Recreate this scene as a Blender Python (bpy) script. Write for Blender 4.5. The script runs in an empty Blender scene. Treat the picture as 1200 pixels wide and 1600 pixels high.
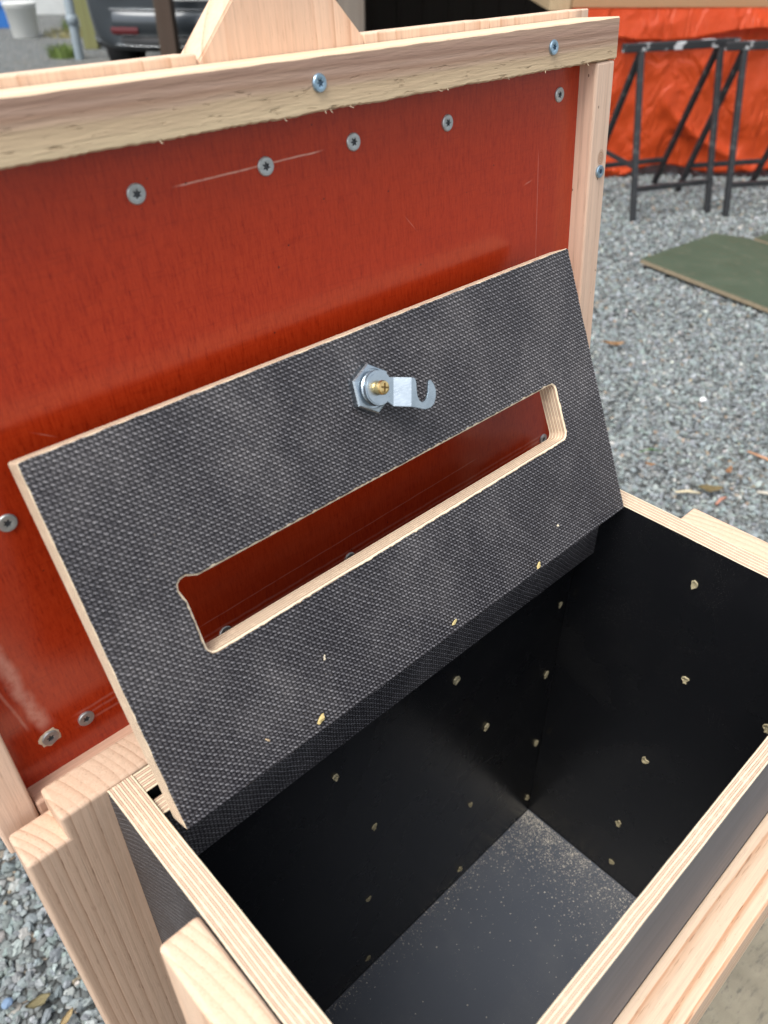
import bpy, bmesh, math, random
import numpy as np
from mathutils import Vector, Matrix, noise as mnoise
random.seed(7)
PI = math.pi
sc = bpy.context.scene
C = sc.collection
GZ = 0.8                                   # height of the box rim above the ground

# ------------------------------------------------------------------ camera
CAM = Vector((-0.0775, -0.2688, 0.3709 + GZ))
cd = bpy.data.cameras.new('camera'); cam = bpy.data.objects.new('camera', cd); C.objects.link(cam)
cam.location = CAM; cam.rotation_euler = (0.9246, 0.0022, -0.7600)
cd.sensor_fit = 'VERTICAL'; cd.sensor_height = 24.0; cd.sensor_width = 18.0
cd.lens = 24.0 * 1238.64 / 1600; cd.clip_start = 0.02; cd.clip_end = 400
cd.dof.use_dof = True; cd.dof.focus_distance = 0.56; cd.dof.aperture_fstop = 6.0
sc.camera = cam
# ------------------------------------------------------------------ world, sun, exposure
SUN_EL, SUN_AZ = math.radians(62), math.radians(-98)     # azimuth clockwise from +Y
w = bpy.data.worlds.new('World'); sc.world = w; w.use_nodes = True
nt = w.node_tree; bg = nt.nodes['Background']
sky = nt.nodes.new('ShaderNodeTexSky'); sky.sky_type = 'NISHITA'; sky.sun_disc = False
sky.sun_elevation = SUN_EL; sky.sun_rotation = SUN_AZ; sky.dust_density = 2.5; sky.air_density = 1.0
hs = nt.nodes.new('ShaderNodeHueSaturation'); hs.inputs['Saturation'].default_value = 0.32
nt.links.new(sky.outputs[0], hs.inputs['Color']); nt.links.new(hs.outputs[0], bg.inputs['Color'])
bg.inputs['Strength'].default_value = 0.15
sl = bpy.data.lights.new('sun', 'SUN'); so = bpy.data.objects.new('sun', sl); C.objects.link(so)
sl.energy = 1.7; sl.angle = math.radians(35); sl.color = (1.0, 0.95, 0.88)
sd = Vector((math.sin(SUN_AZ)*math.cos(SUN_EL), math.cos(SUN_AZ)*math.cos(SUN_EL), math.sin(SUN_EL)))
so.rotation_euler = sd.to_track_quat('Z', 'Y').to_euler(); so.location = sd*20
sc.view_settings.view_transform = 'Standard'; sc.view_settings.look = 'None'
sc.view_settings.exposure = 0.82; sc.view_settings.gamma = 1.0; sc.view_settings.use_curve_mapping = False
sc.render.engine = 'CYCLES'; sc.cycles.use_denoising = True; sc.cycles.max_bounces = 8

# ------------------------------------------------------------------ node helper
class N:
    def __init__(s, name):
        s.m = bpy.data.materials.new(name); s.m.use_nodes = True; s.t = s.m.node_tree
        s.b = s.t.nodes['Principled BSDF']
    def n(s, typ, **kw):
        k = s.t.nodes.new('ShaderNode' + typ)
        for a, v in kw.items(): setattr(k, a, v)
        return k
    def put(s, sock, v):
        if isinstance(v, bpy.types.NodeSocket): s.t.links.new(v, sock)
        elif isinstance(v, (tuple, list)) and len(v) == 3 and sock.type == 'RGBA': sock.default_value = (*v, 1)
        else: sock.default_value = v
    def math(s, op, a, b=0.0, c=None):
        k = s.n('Math', operation=op); s.put(k.inputs[0], a); s.put(k.inputs[1], b)
        if c is not None: s.put(k.inputs[2], c)
        return k.outputs[0]
    def co(s, kind='Object'): return s.n('TexCoord').outputs[kind]
    def map(s, v, loc=(0,0,0), rot=(0,0,0), scale=(1,1,1)):
        k = s.n('Mapping'); s.put(k.inputs[0], v); k.inputs[1].default_value = loc; k.inputs[2].default_value = rot; k.inputs[3].default_value = scale
        return k.outputs[0]
    def noise(s, v, scale, detail=3, rough=0.55, dist=0.0):
        k = s.n('TexNoise'); s.put(k.inputs['Vector'], v); k.inputs['Scale'].default_value = scale
        k.inputs['Detail'].default_value = detail; k.inputs['Roughness'].default_value = rough; k.inputs['Distortion'].default_value = dist
        return k.outputs['Fac']
    def voro(s, v, scale, feat='F1', out='Distance', rnd=1.0):
        k = s.n('TexVoronoi', feature=feat); s.put(k.inputs['Vector'], v); k.inputs['Scale'].default_value = scale; k.inputs['Randomness'].default_value = rnd
        return k.outputs[out]
    def ramp(s, f, stops, interp='LINEAR'):
        k = s.n('ValToRGB'); s.put(k.inputs[0], f); e = k.color_ramp; e.interpolation = interp
        while len(e.elements) < len(stops): e.elements.new(0.5)
        for el, (p, c) in zip(e.elements, stops):
            el.position = p; el.color = (*c, 1) if isinstance(c, (tuple, list)) else (c, c, c, 1)
        return k.outputs[0]
    def mix(s, f, a, b, mode='MIX'):
        k = s.n('Mix', data_type='RGBA', blend_type=mode); s.put(k.inputs[0], f); s.put(k.inputs[6], a); s.put(k.inputs[7], b)
        return k.outputs[2]
    def sep(s, v):
        k = s.n('SeparateXYZ'); s.put(k.inputs[0], v); return k.outputs
    def comb(s, x, y, z):
        k = s.n('CombineXYZ'); s.put(k.inputs[0], x); s.put(k.inputs[1], y); s.put(k.inputs[2], z); return k.outputs[0]
    def sstep(s, v, a, b):
        k = s.n('MapRange', interpolation_type='SMOOTHSTEP'); s.put(k.inputs[0], v); k.inputs[1].default_value = a; k.inputs[2].default_value = b
        return k.outputs[0]
    def bump(s, h, dist, strength=1.0):
        k = s.n('Bump'); s.put(k.inputs['Height'], h); k.inputs['Distance'].default_value = dist; k.inputs['Strength'].default_value = strength
        s.t.links.new(k.outputs[0], s.b.inputs['Normal'])
    def out(s, color=None, rough=None, metal=None, spec=None):
        if color is not None: s.put(s.b.inputs['Base Color'], color)
        if rough is not None: s.put(s.b.inputs['Roughness'], rough)
        if metal is not None: s.put(s.b.inputs['Metallic'], metal)
        if spec is not None: s.put(s.b.inputs['Specular IOR Level'], spec)
        return s.m

_mats = {}
def plain(name, col, rough=0.6, metal=0.0, var=0.25, scale=8.0, bump=0.0):
    if name in _mats: return _mats[name]
    k = N(name); v = k.co(); f = k.noise(v, scale, 5, 0.6)
    c = k.mix(f, tuple(x*(1-var) for x in col), tuple(min(1, x*(1+var)) for x in col))
    if bump: k.bump(k.noise(v, scale*6, 4), bump)
    _mats[name] = k.out(c, rough, metal); return _mats[name]

WL, WD = (0.73, 0.54, 0.39), (0.47, 0.27, 0.16)
def wood(name, axis='X', pith=(0.05, 0.09), freq=150, light=WL, dark=WD, wob=0.006, rough=0.62, contrast=1.0, fuzz=0.0):
    """solid growth rings round a pith line along the grain axis: rings on ends, lines on sides"""
    if name in _mats: return _mats[name]
    k = N(name); x, y, z = k.sep(k.co())
    g, a, b = {'X': (x, y, z), 'Y': (y, x, z), 'Z': (z, x, y)}[axis]
    lo = k.comb(k.math('MULTIPLY', g, 0.12), a, b)                 # stretched along the grain
    n1 = k.math('MULTIPLY', k.math('SUBTRACT', k.noise(lo, 14, 2), 0.5), wob*2)
    n2 = k.math('MULTIPLY', k.math('SUBTRACT', k.noise(lo, 90, 3), 0.5), wob*0.35)
    da = k.math('ADD', a, pith[0]); db = k.math('ADD', b, pith[1])
    r = k.math('SQRT', k.math('ADD', k.math('MULTIPLY', da, da), k.math('MULTIPLY', db, db)))
    r = k.math('ADD', r, k.math('ADD', n1, n2))
    r = k.math('ADD', r, k.math('MULTIPLY', k.math('SUBTRACT', k.noise(k.comb(r, 0.3, 0.7), 55, 1), 0.5), 0.9/freq*2.2))
    rf = k.math('MULTIPLY', r, freq)
    wv = k.math('FRACT', rf)
    ringid = k.math('FLOOR', rf)
    wn = k.n('TexWhiteNoise', noise_dimensions='1D'); k.put(wn.inputs['W'], ringid)
    late = k.ramp(wv, [(0.0, 0.0), (0.45, 0.06), (0.80, 0.55), (0.93, 1.0), (1.0, 0.0)])
    late = k.math('MULTIPLY', late, k.math('MULTIPLY_ADD', wn.outputs[0], 0.7, 0.35))
    late = k.math('MULTIPLY', late, contrast)
    fib = k.noise(k.comb(k.math('MULTIPLY', g, 6), k.math('MULTIPLY', a, 420), k.math('MULTIPLY', b, 420)), 1.0, 4, 0.65)
    blot = k.noise(k.comb(k.math('MULTIPLY', g, 3), k.math('MULTIPLY', a, 22), k.math('MULTIPLY', b, 22)), 1.0, 3)
    c = k.mix(late, light, dark)
    c = k.mix(k.math('MULTIPLY', k.sstep(fib, 0.35, 0.75), 0.45), c, tuple(q*0.72 for q in light), 'MIX')
    c = k.mix(k.math('MULTIPLY', k.sstep(blot, 0.45, 0.75), 0.35), c, (light[0]*0.98, light[1]*0.86, light[2]*0.78), 'MIX')
    fine = k.noise(k.comb(k.math('MULTIPLY', g, 30), k.math('MULTIPLY', a, 1100), k.math('MULTIPLY', b, 1100)), 1.0, 3, 0.75)
    c = k.mix(k.math('MULTIPLY', k.sstep(fine, 0.52, 0.72), 0.42), c, tuple(q*0.62 for q in light))
    c = k.mix(k.math('MULTIPLY', k.sstep(fine, 0.46, 0.28), 0.30), c, tuple(min(1, q*1.18) for q in light))
    dash = k.noise(k.comb(k.math('MULTIPLY', g, 70), k.math('MULTIPLY', a, 800), k.math('MULTIPLY', b, 800)), 1.0, 2, 0.5)
    c = k.mix(k.math('MULTIPLY', k.math('MULTIPLY', k.sstep(dash, 0.58, 0.68), k.math('MULTIPLY_ADD', late, 0.8, 0.12)), 0.8), c, tuple(q*0.55 for q in dark))
    spk = k.voro(k.comb(k.math('MULTIPLY', g, 0.35), a, b), 330, 'F1')
    c = k.mix(k.math('MULTIPLY', k.math('LESS_THAN', spk, 0.07), 0.3), c, tuple(q*0.55 for q in dark))
    h = k.math('ADD', k.math('MULTIPLY', k.math('ADD', fib, k.math('MULTIPLY', fine, 0.5)), 0.6 + fuzz), k.math('MULTIPLY', late, -0.3))
    k.bump(h, 0.0006 + 0.0012*fuzz, 0.6)
    _mats[name] = k.out(c, rough, spec=0.35); return _mats[name]

def ply_edge(name, axis, thick, offset, layers):
    """plywood edge: veneers stacked along one local axis"""
    if name in _mats: return _mats[name]
    k = N(name); v = k.co(); s = k.sep(v); t = s['XYZ'.index(axis)]
    wb = k.math('MULTIPLY', k.math('SUBTRACT', k.noise(v, 22, 2), 0.5), 0.0011)
    q = k.math('MULTIPLY', k.math('ADD', k.math('ADD', t, offset), wb), layers/thick)
    f = k.math('FRACT', q); par = k.math('MODULO', k.math('FLOOR', q), 2.0)
    wn = k.n('TexWhiteNoise', noise_dimensions='1D'); k.put(wn.inputs['W'], k.math('FLOOR', q))
    others = [s[i] for i in range(3) if i != 'XYZ'.index(axis)]
    st = k.noise(k.comb(k.math('MULTIPLY', t, 2600), k.math('MULTIPLY', others[0], 60), k.math('MULTIPLY', others[1], 60)), 1.0, 3, 0.6)
    fine = k.noise(v, 900, 2, 0.7)
    ca = k.mix(st, (0.70, 0.56, 0.39), (0.84, 0.73, 0.54))
    cb = k.mix(fine, (0.40, 0.25, 0.17), (0.68, 0.50, 0.37))
    cb = k.mix(k.math('MULTIPLY', wn.outputs[0], 0.6), cb, (0.70, 0.54, 0.41))
    c = k.mix(par, ca, cb)
    ed = k.math('ABSOLUTE', k.math('SUBTRACT', f, 0.5))
    glue = k.math('MULTIPLY', k.sstep(ed, 0.30, 0.46), k.sstep(k.noise(v, 160, 2), 0.2, 0.5))
    c = k.mix(k.math('MULTIPLY', glue, 0.85), c, (0.16, 0.095, 0.065))
    k.bump(k.math('ADD', k.math('MULTIPLY', fine, 0.5), k.math('MULTIPLY', glue, -0.5)), 0.0005, 0.6)
    _mats[name] = k.out(c, 0.75, spec=0.25); return _mats[name]

def dust(k, v, base, amount=0.5, speck=700, filmy=0.012):
    """dry sawdust specks and a patchy dust film on a dark sheet"""
    film = k.sstep(k.noise(v, 9, 5, 0.65), 0.42, 0.8)
    c = k.mix(k.math('MULTIPLY', film, filmy), base, (0.5, 0.48, 0.45))
    d = k.voro(v, speck); cl = k.noise(v, 25, 3)
    m = k.math('MULTIPLY', k.math('LESS_THAN', d, 0.13), k.sstep(cl, 0.42, 0.70))
    c = k.mix(k.math('MULTIPLY', m, amount*0.55), c, (0.45, 0.42, 0.37))
    return c

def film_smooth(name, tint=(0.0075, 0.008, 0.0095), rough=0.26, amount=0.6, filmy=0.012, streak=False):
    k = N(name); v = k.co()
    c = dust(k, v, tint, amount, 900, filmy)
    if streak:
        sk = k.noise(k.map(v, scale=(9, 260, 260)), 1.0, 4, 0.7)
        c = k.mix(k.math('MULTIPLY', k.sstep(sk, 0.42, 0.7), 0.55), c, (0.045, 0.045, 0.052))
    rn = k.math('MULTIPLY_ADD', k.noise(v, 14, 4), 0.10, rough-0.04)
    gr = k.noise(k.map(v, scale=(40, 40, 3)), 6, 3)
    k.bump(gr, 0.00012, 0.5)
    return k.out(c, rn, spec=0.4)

def film_mesh(name, ua, va, p=0.0025, grey=1.0, rough=0.42):
    """anti-slip film: pressed wire-mesh weave"""
    k = N(name); v = k.co(); s = k.sep(v); wv = k.noise(v, 30, 2)
    wob = k.math('MULTIPLY', k.math('SUBTRACT', wv, 0.5), 0.0026)
    u = k.math('DIVIDE', k.math('ADD', k.math('ADD', s['XYZ'.index(ua)], 3.0), wob), p)
    t = k.math('DIVIDE', k.math('ADD', k.math('ADD', s['XYZ'.index(va)], 3.0), wob), p*0.92)
    fu, fv = k.math('FRACT', u), k.math('FRACT', t)
    ch = k.math('MODULO', k.math('ADD', k.math('FLOOR', u), k.math('FLOOR', t)), 2.0)
    slant = k.math('MULTIPLY_ADD', fu, 0.5, -0.25)
    su = k.math('SINE', k.math('MULTIPLY', fu, PI)); sv = k.math('MAXIMUM', k.math('SINE', k.math('MULTIPLY', k.math('ADD', fv, slant), PI)), 0.0)
    sv = k.math('POWER', sv, 1.4)
    A = k.math('MULTIPLY', sv, k.math('MULTIPLY_ADD', su, 0.55, 0.45))
    B = k.math('MULTIPLY', k.math('MULTIPLY', su, k.math('MULTIPLY_ADD', sv, 0.6, 0.2)), 0.8)
    mx = k.n('Mix', data_type='FLOAT'); k.put(mx.inputs[0], ch); k.put(mx.inputs[2], A); k.put(mx.inputs[3], B); h = mx.outputs[0]
    jit = k.noise(k.map(v, rot=(0, 0.6, 0), scale=(0.55, 1, 1.3)), 420, 3, 0.75)
    hh = k.math('MULTIPLY', h, k.math('MULTIPLY_ADD', jit, 2.2, -0.2))
    g = grey
    c = k.ramp(hh, [(0.0, (0.009*g, 0.008*g, 0.010*g)), (0.30, (0.032*g, 0.029*g, 0.034*g)), (0.6, (0.115*g, 0.111*g, 0.120*g)), (1.0, (0.235*g, 0.230*g, 0.245*g))])  # highlights on the raised threads are painted into this ramp
    film = k.sstep(k.noise(k.map(v, rot=(0, 0.5, 0.3), scale=(1, 1, 0.75)), 16, 6, 0.68), 0.36, 0.78)
    c = k.mix(k.math('MULTIPLY', film, k.math('MULTIPLY_ADD', hh, 0.34, 0.045)), c, (0.50, 0.47, 0.46))
    d = k.voro(v, 260); m = k.math('MULTIPLY', k.math('LESS_THAN', d, 0.07), k.sstep(k.noise(v, 18), 0.5, 0.65))
    c = k.mix(k.math('MULTIPLY', m, 0.5), c, (0.55, 0.47, 0.36))
    k.bump(hh, 0.0011, 0.9)
    return k.out(c, k.math('MULTIPLY_ADD', film, 0.25, rough), spec=0.45)

# ------------------------------------------------------------------ mesh helpers
def prop(o, label=None, cat=None, group=None, kind=None):
    for a, v in (('label', label), ('category', cat), ('group', group), ('kind', kind)):
        if v: o[a] = v
    return o
def link(name, me, mats, parent=None, loc=(0,0,0), rot=(0,0,0)):
    o = bpy.data.objects.new(name, me); C.objects.link(o)
    for m in (mats if isinstance(mats, (list, tuple)) else [mats]):
        if m is not None and len(me.materials) < (len(mats) if isinstance(mats, (list, tuple)) else 1): me.materials.append(m)
    o.parent = parent; o.location = loc; o.rotation_euler = rot
    return o
def empty(name, loc=(0,0,0), rot=(0,0,0), parent=None):
    o = bpy.data.objects.new(name, None); C.objects.link(o); o.parent = parent; o.location = loc; o.rotation_euler = rot; o.empty_display_size = 0.05
    return o
def finish(bm, name, smooth=False):
    me = bpy.data.meshes.new(name); bmesh.ops.recalc_face_normals(bm, faces=bm.faces[:]); bm.to_mesh(me); bm.free()
    if smooth:
        for p in me.polygons: p.use_smooth = True
    return me
def box_bm(x0, x1, y0, y1, z0, z1, bev=0.0, seg=2, bm=None):
    b = bm or bmesh.new()
    vs = [b.verts.new(p) for p in ((x0,y0,z0),(x1,y0,z0),(x1,y1,z0),(x0,y1,z0),(x0,y0,z1),(x1,y0,z1),(x1,y1,z1),(x0,y1,z1))]
    fs = [b.faces.new([vs[i] for i in q]) for q in ((0,3,2,1),(4,5,6,7),(0,1,5,4),(1,2,6,5),(2,3,7,6),(3,0,4,7))]
    if bev:
        es = list({e for f in fs for e in f.edges})
        bmesh.ops.bevel(b, geom=es, offset=bev, segments=seg, profile=0.5, affect='EDGES')
    return b
def piece(name, bounds, mats, parent=None, bev=0.0012, origin=None, seg=2, facemat=None):
    """box given in its parent's coordinates, with its own origin at its centre so that its grain is its own"""
    x0, x1, y0, y1, z0, z1 = bounds
    c = Vector(((x0+x1)/2, (y0+y1)/2, (z0+z1)/2))
    bm = box_bm(x0-c.x, x1-c.x, y0-c.y, y1-c.y, z0-c.z, z1-c.z, bev, seg)
    bm.normal_update()
    if facemat:
        for f in bm.faces: f.material_index = facemat(f.normal)
    o = link(name, finish(bm, name), mats, parent, c); return o
def tube_bm(bm, pts, r, n=8, cap=True):
    rings = []
    for i, p in enumerate(pts):
        p = Vector(p); a = Vector(pts[max(i-1, 0)]); b = Vector(pts[min(i+1, len(pts)-1)])
        t = (b-a).normalized(); q = t.orthogonal().normalized() if i == 0 else (rings[-1][1] - t*rings[-1][1].dot(t)).normalized()
        s = t.cross(q); rr = r[i] if isinstance(r, (list, tuple)) else r
        rings.append(([bm.verts.new(p + (q*math.cos(k*2*PI/n) + s*math.sin(k*2*PI/n))*rr) for k in range(n)], q))
    for (A, _), (B, _) in zip(rings, rings[1:]):
        for k in range(n): bm.faces.new((A[k], A[(k+1) % n], B[(k+1) % n], B[k]))
    if cap: bm.faces.new(rings[0][0][::-1]); bm.faces.new(rings[-1][0])
def lathe_bm(bm, prof, n=24, axis='Y'):
    """prof: (radius, height) pairs; axis Y means height runs towards -Y (out of the sheet)"""
    rings = []
    for r, h in prof:
        ring = []
        for k in range(n):
            a = 2*PI*k/n; rr = r(a) if callable(r) else r
            c, s = rr*math.cos(a), rr*math.sin(a)
            ring.append(bm.verts.new((c, -h, s) if axis == 'Y' else (c, s, h)))
        rings.append(ring)
    for A, B in zip(rings, rings[1:]):
        for k in range(n): bm.faces.new((A[k], A[(k+1) % n], B[(k+1) % n], B[k]))
    bm.faces.new(rings[-1])
def extrude_poly(bm, pts, d):
    """closed prism from 3D points, extruded by vector d"""
    A = [bm.verts.new(p) for p in pts]; B = [bm.verts.new(Vector(p)+Vector(d)) for p in pts]
    bm.faces.new(A); bm.faces.new(B[::-1])
    for i in range(len(A)): bm.faces.new((A[i], B[i], B[(i+1) % len(A)], A[(i+1) % len(A)]))

# camera-facing ground frame for the yard behind: (u to the right, w away, z up) -> world
RT = Vector((0.7248, -0.6889, 0)); FW = Vector((0.6889, 0.7248, 0)); YAW = math.atan2(RT.y, RT.x)
def G(u, w_, z=0.0): return Vector((CAM.x, CAM.y, 0)) + RT*u + FW*w_ + Vector((0, 0, z))

# ------------------------------------------------------------------ ground
def ground_mat():
    k = N('gravel_ground'); v = k.co()
    cell = k.voro(v, 70, 'F1', 'Color'); d = k.voro(v, 70, 'F1'); e = k.voro(v, 70, 'DISTANCE_TO_EDGE')
    sx = k.sep(cell)[0]
    c = k.ramp(sx, [(0.0, (0.05, 0.055, 0.055)), (0.35, (0.14, 0.155, 0.155)), (0.7, (0.22, 0.24, 0.24)), (0.93, (0.34, 0.35, 0.34)), (1.0, (0.33, 0.25, 0.17))])
    c = k.mix(k.sstep(e, 0.0, 0.12), (0.03, 0.03, 0.028), c)
    big = k.noise(v, 0.9, 4); c = k.mix(k.math('MULTIPLY', k.sstep(big, 0.5, 0.75), 0.5), c, (0.17, 0.15, 0.11))
    k.bump(k.math('SUBTRACT', 1.0, d), 0.012, 0.8)
    return k.out(c, 0.85, spec=0.3)
bm = bmesh.new(); bmesh.ops.create_grid(bm, x_segments=4, y_segments=4, size=150)
prop(link('ground', finish(bm, 'ground'), ground_mat()), kind='structure')

# ------------------------------------------------------------------ gravel (uncountable): real crushed stones where the photo shows them
def ico(sub):
    b = bmesh.new(); bmesh.ops.create_icosphere(b, subdivisions=sub, radius=1.0)
    b.verts.ensure_lookup_table()
    V = np.array([v.co[:] for v in b.verts]); F = np.array([[v.index for v in f.verts] for f in b.faces]); b.free(); return V, F
def stone_mat():
    k = N('crushed_stone'); a = k.n('Attribute', attribute_name='tint'); v = k.co()
    f = k.noise(v, 160, 4, 0.7)
    c = k.mix(k.math('MULTIPLY', f, 0.4), a.outputs['Color'], (0.10, 0.105, 0.105), 'MIX')
    k.bump(k.noise(v, 350, 3), 0.0015, 0.7)
    return k.out(c, 0.8, spec=0.35)
def gravel(P, S, sub, rng):
    V, F = ico(sub); n, nv = len(P), len(V)
    variants = V[None] * (1 + rng.uniform(-0.30, 0.30, (24, nv, 1)))
    W = variants[rng.integers(0, 24, n)]
    ax = rng.uniform(0.55, 1.15, (n, 1, 3)) * [1.15, 0.95, 0.62]
    q = rng.normal(size=(n, 4)); q[:, 1:3] *= 0.35; q /= np.linalg.norm(q, axis=1)[:, None]
    a, b, c, d = q.T
    Rm = np.stack([1-2*(c*c+d*d), 2*(b*c-a*d), 2*(b*d+a*c), 2*(b*c+a*d), 1-2*(b*b+d*d), 2*(c*d-a*b), 2*(b*d-a*c), 2*(c*d+a*b), 1-2*(b*b+c*c)], 1).reshape(n, 3, 3)
    W = np.einsum('nij,nvj->nvi', Rm, W*ax) * S[:, None, None] + P[:, None, :]
    faces = (F[None] + (np.arange(n)*nv)[:, None, None]).reshape(-1, 3)
    base = rng.choice(5, n, p=[0.56, 0.27, 0.13, 0.022, 0.018])
    pal = np.array([[0.275, 0.315, 0.315], [0.20, 0.225, 0.230], [0.38, 0.415, 0.41], [0.36, 0.29, 0.21], [0.55, 0.54, 0.50]])
    col = pal[base] * rng.uniform(0.75, 1.22, (n, 1)) * rng.uniform(0.95, 1.05, (n, 3))
    return W.reshape(-1, 3), faces, np.repeat(col, nv, 0)
rng = np.random.default_rng(3)
chunks = []
def scatter(n, u0, u1, w0, w1, test, s0, s1, sub):
    u = rng.uniform(u0, u1, n); q = rng.uniform(w0, w1, n); m = test(u, q); u, q = u[m], q[m]
    s = s0 + (s1-s0)*rng.beta(1.6, 3.2, len(u))
    P = np.array([CAM.x, CAM.y, 0]) + u[:, None]*np.array(RT) + q[:, None]*np.array(FW); P[:, 2] = s*rng.uniform(-0.1, 0.75, len(u))
    chunks.append(gravel(P, s, sub, rng))
wedge = lambda u, q: (u < 0.78*q + 0.15) & (u > 0.13*q)
scatter(36000, 0.1, 2.6, 1.0, 2.7, wedge, 0.0035, 0.0122, 1)
scatter(42000, 0.3, 4.2, 2.7, 5.4, wedge, 0.005, 0.0145, 1)
scatter(9500, -0.98, -0.18, 0.2, 1.2, lambda u, q: u < 0, 0.0033, 0.0112, 2)
Vs, Fs, Cs, off = [], [], [], 0
for V, F, c in chunks:
    Vs.append(V); Fs.append(F+off); Cs.append(c); off += len(V)
V = np.concatenate(Vs); F = np.concatenate(Fs); Cc = np.concatenate(Cs)
me = bpy.data.meshes.new('gravel'); me.vertices.add(len(V)); me.vertices.foreach_set('co', V.ravel().astype(np.float32))
me.loops.add(F.size); me.loops.foreach_set('vertex_index', F.ravel().astype(np.int32))
me.polygons.add(len(F)); me.polygons.foreach_set('loop_start', np.arange(0, F.size, 3, dtype=np.int32))
me.update(calc_edges=True); me.validate()
at = me.attributes.new('tint', 'FLOAT_COLOR', 'POINT'); at.data.foreach_set('color', np.concatenate([Cc, np.ones((len(Cc), 1))], 1).ravel().astype(np.float32))
me.polygons.foreach_set('use_smooth', np.zeros(len(F), dtype=bool))
prop(link('gravel', me, stone_mat()), 'loose blue grey crushed stone gravel covering the yard', 'gravel', kind='stuff')

# ------------------------------------------------------------------ the wooden box
L, D, H = 0.40, 0.2135, 0.4517
TL, TF, TR_, TB = 0.0149, 0.0085, 0.0178, 0.0149
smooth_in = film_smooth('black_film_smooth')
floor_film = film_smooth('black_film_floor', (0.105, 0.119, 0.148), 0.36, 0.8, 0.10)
mesh_yz = film_mesh('black_film_mesh_side', 'Y', 'Z', grey=0.7)
mesh_xz = film_mesh('black_film_mesh', 'X', 'Z')
mesh_strip = film_mesh('black_film_mesh_strip', 'X', 'Z', p=0.0023, grey=0.8)
root = empty('wooden_box', (0.2, -0.1, 0.0))
prop(root, 'open wooden box lined with black plywood, red lid raised behind its inner flap', 'box')
box = root
OFF = Vector((-0.2, 0.1, GZ))
def bpiece(name, b, mats, **kw):
    b = (b[0]+OFF.x, b[1]+OFF.x, b[2]+OFF.y, b[3]+OFF.y, b[4]+OFF.z, b[5]+OFF.z)
    return piece(name, b, mats, box, **kw)
def faces_of(axis, pos, neg, other):
    i = 'XYZ'.index(axis)
    return lambda n: pos if n[i] > 0.9 else neg if n[i] < -0.9 else other
def edge(axis, t, n): return ply_edge('ply_edge_%s_%d' % (axis, round(t*1e4)), axis, t, t/2 + 0.02*0, n)
left_wall = bpiece('left_wall', (-TL, 0, -D-0.002, 0.0117, -H-0.015, 0), [edge('X', TL, 11), smooth_in, mesh_yz], bev=0.0004, facemat=faces_of('X', 1, 2, 0))
right_wall = bpiece('right_wall', (L+0.0019, L+0.0019+TR_, -D-0.002, 0.0117, -H-0.015, 0), [edge('X', TR_, 11), smooth_in, mesh_yz], bev=0.0004, facemat=faces_of('X', 2, 1, 0))
back_wall = bpiece('back_wall', (0.0003, L+0.0016, -0.003, 0.0115, -H-0.015, -0.0005), [edge('Y', 0.0145, 9), mesh_xz, smooth_in], bev=0.0004, facemat=faces_of('Y', 1, 2, 0))
front_wall = bpiece('front_wall', (0.0003, L+0.0016, -D-TF, -D, -H-0.015, -0.0003), [edge('Y', TF, 7), smooth_in, film_smooth('black_film_front', (0.105, 0.112, 0.132), 0.5, 1.0, 0.10, True)], bev=0.0004, facemat=faces_of('Y', 1, 2, 0))
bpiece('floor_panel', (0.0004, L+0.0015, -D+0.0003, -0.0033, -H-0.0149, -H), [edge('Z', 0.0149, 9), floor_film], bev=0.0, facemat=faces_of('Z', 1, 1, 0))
strip = bpiece('ledge_strip', (0.0005, L+0.0012, -0.0192, -0.0082, -0.0575, -0.0025), [edge('Y', 0.011, 8), mesh_strip], bev=0.0004, facemat=faces_of('Y', 1, 1, 0))

wz_end = wood('fir_post', 'Z', (0.115, 0.030), 185, (0.61, 0.44, 0.32), (0.36, 0.21, 0.13), wob=0.0022, contrast=0.9)  # darker fir overall, standing in for the post's dim front face
# back-left post, rebated at the outer corner where the lid frame closes over it
def rebated_post(x_out, x_step, x_in, y0, y1, ztop, zstep, zbot, r=0.0022):
    pts = [(x_out, zbot), (x_in, zbot), (x_in, ztop), (x_step, ztop), (x_step, zstep), (x_out, zstep)]
    cx = (x_out+x_in)/2; cy = (y0+y1)/2; c = Vector((cx, cy, -0.05))
    bm = bmesh.new(); extrude_poly(bm, [(x-cx, y0-cy, z-c.z) for x, z in pts], (0, y1-y0, 0))
    bmesh.ops.recalc_face_normals(bm, faces=bm.faces[:])
    es = [e for e in bm.edges if e.calc_face_angle(0) > 0.5 and e.is_convex]
    bmesh.ops.bevel(bm, geom=es, offset=r, segments=3, profile=0.5, affect='EDGES')
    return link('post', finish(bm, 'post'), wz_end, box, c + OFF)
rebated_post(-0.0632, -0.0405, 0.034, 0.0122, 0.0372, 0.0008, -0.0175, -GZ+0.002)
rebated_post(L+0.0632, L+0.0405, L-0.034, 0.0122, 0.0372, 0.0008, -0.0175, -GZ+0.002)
# front legs beside the end walls
wz_leg = wood('fir_leg', 'Z', (0.25, 0.02), 190, (0.74, 0.535, 0.385), (0.50, 0.30, 0.19), wob=0.0012, contrast=1.0)
bpiece('post', (-0.0372, -TL-0.0004, -0.172, -0.0765, -GZ+0.002, 0.0006), wz_leg, bev=0.003, seg=3)
bpiece('post', (L+0.0019+TR_+0.0004, L+0.0412, -0.172, -0.0745, -GZ+0.002, -0.0006), wz_leg, bev=0.0015)
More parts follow.
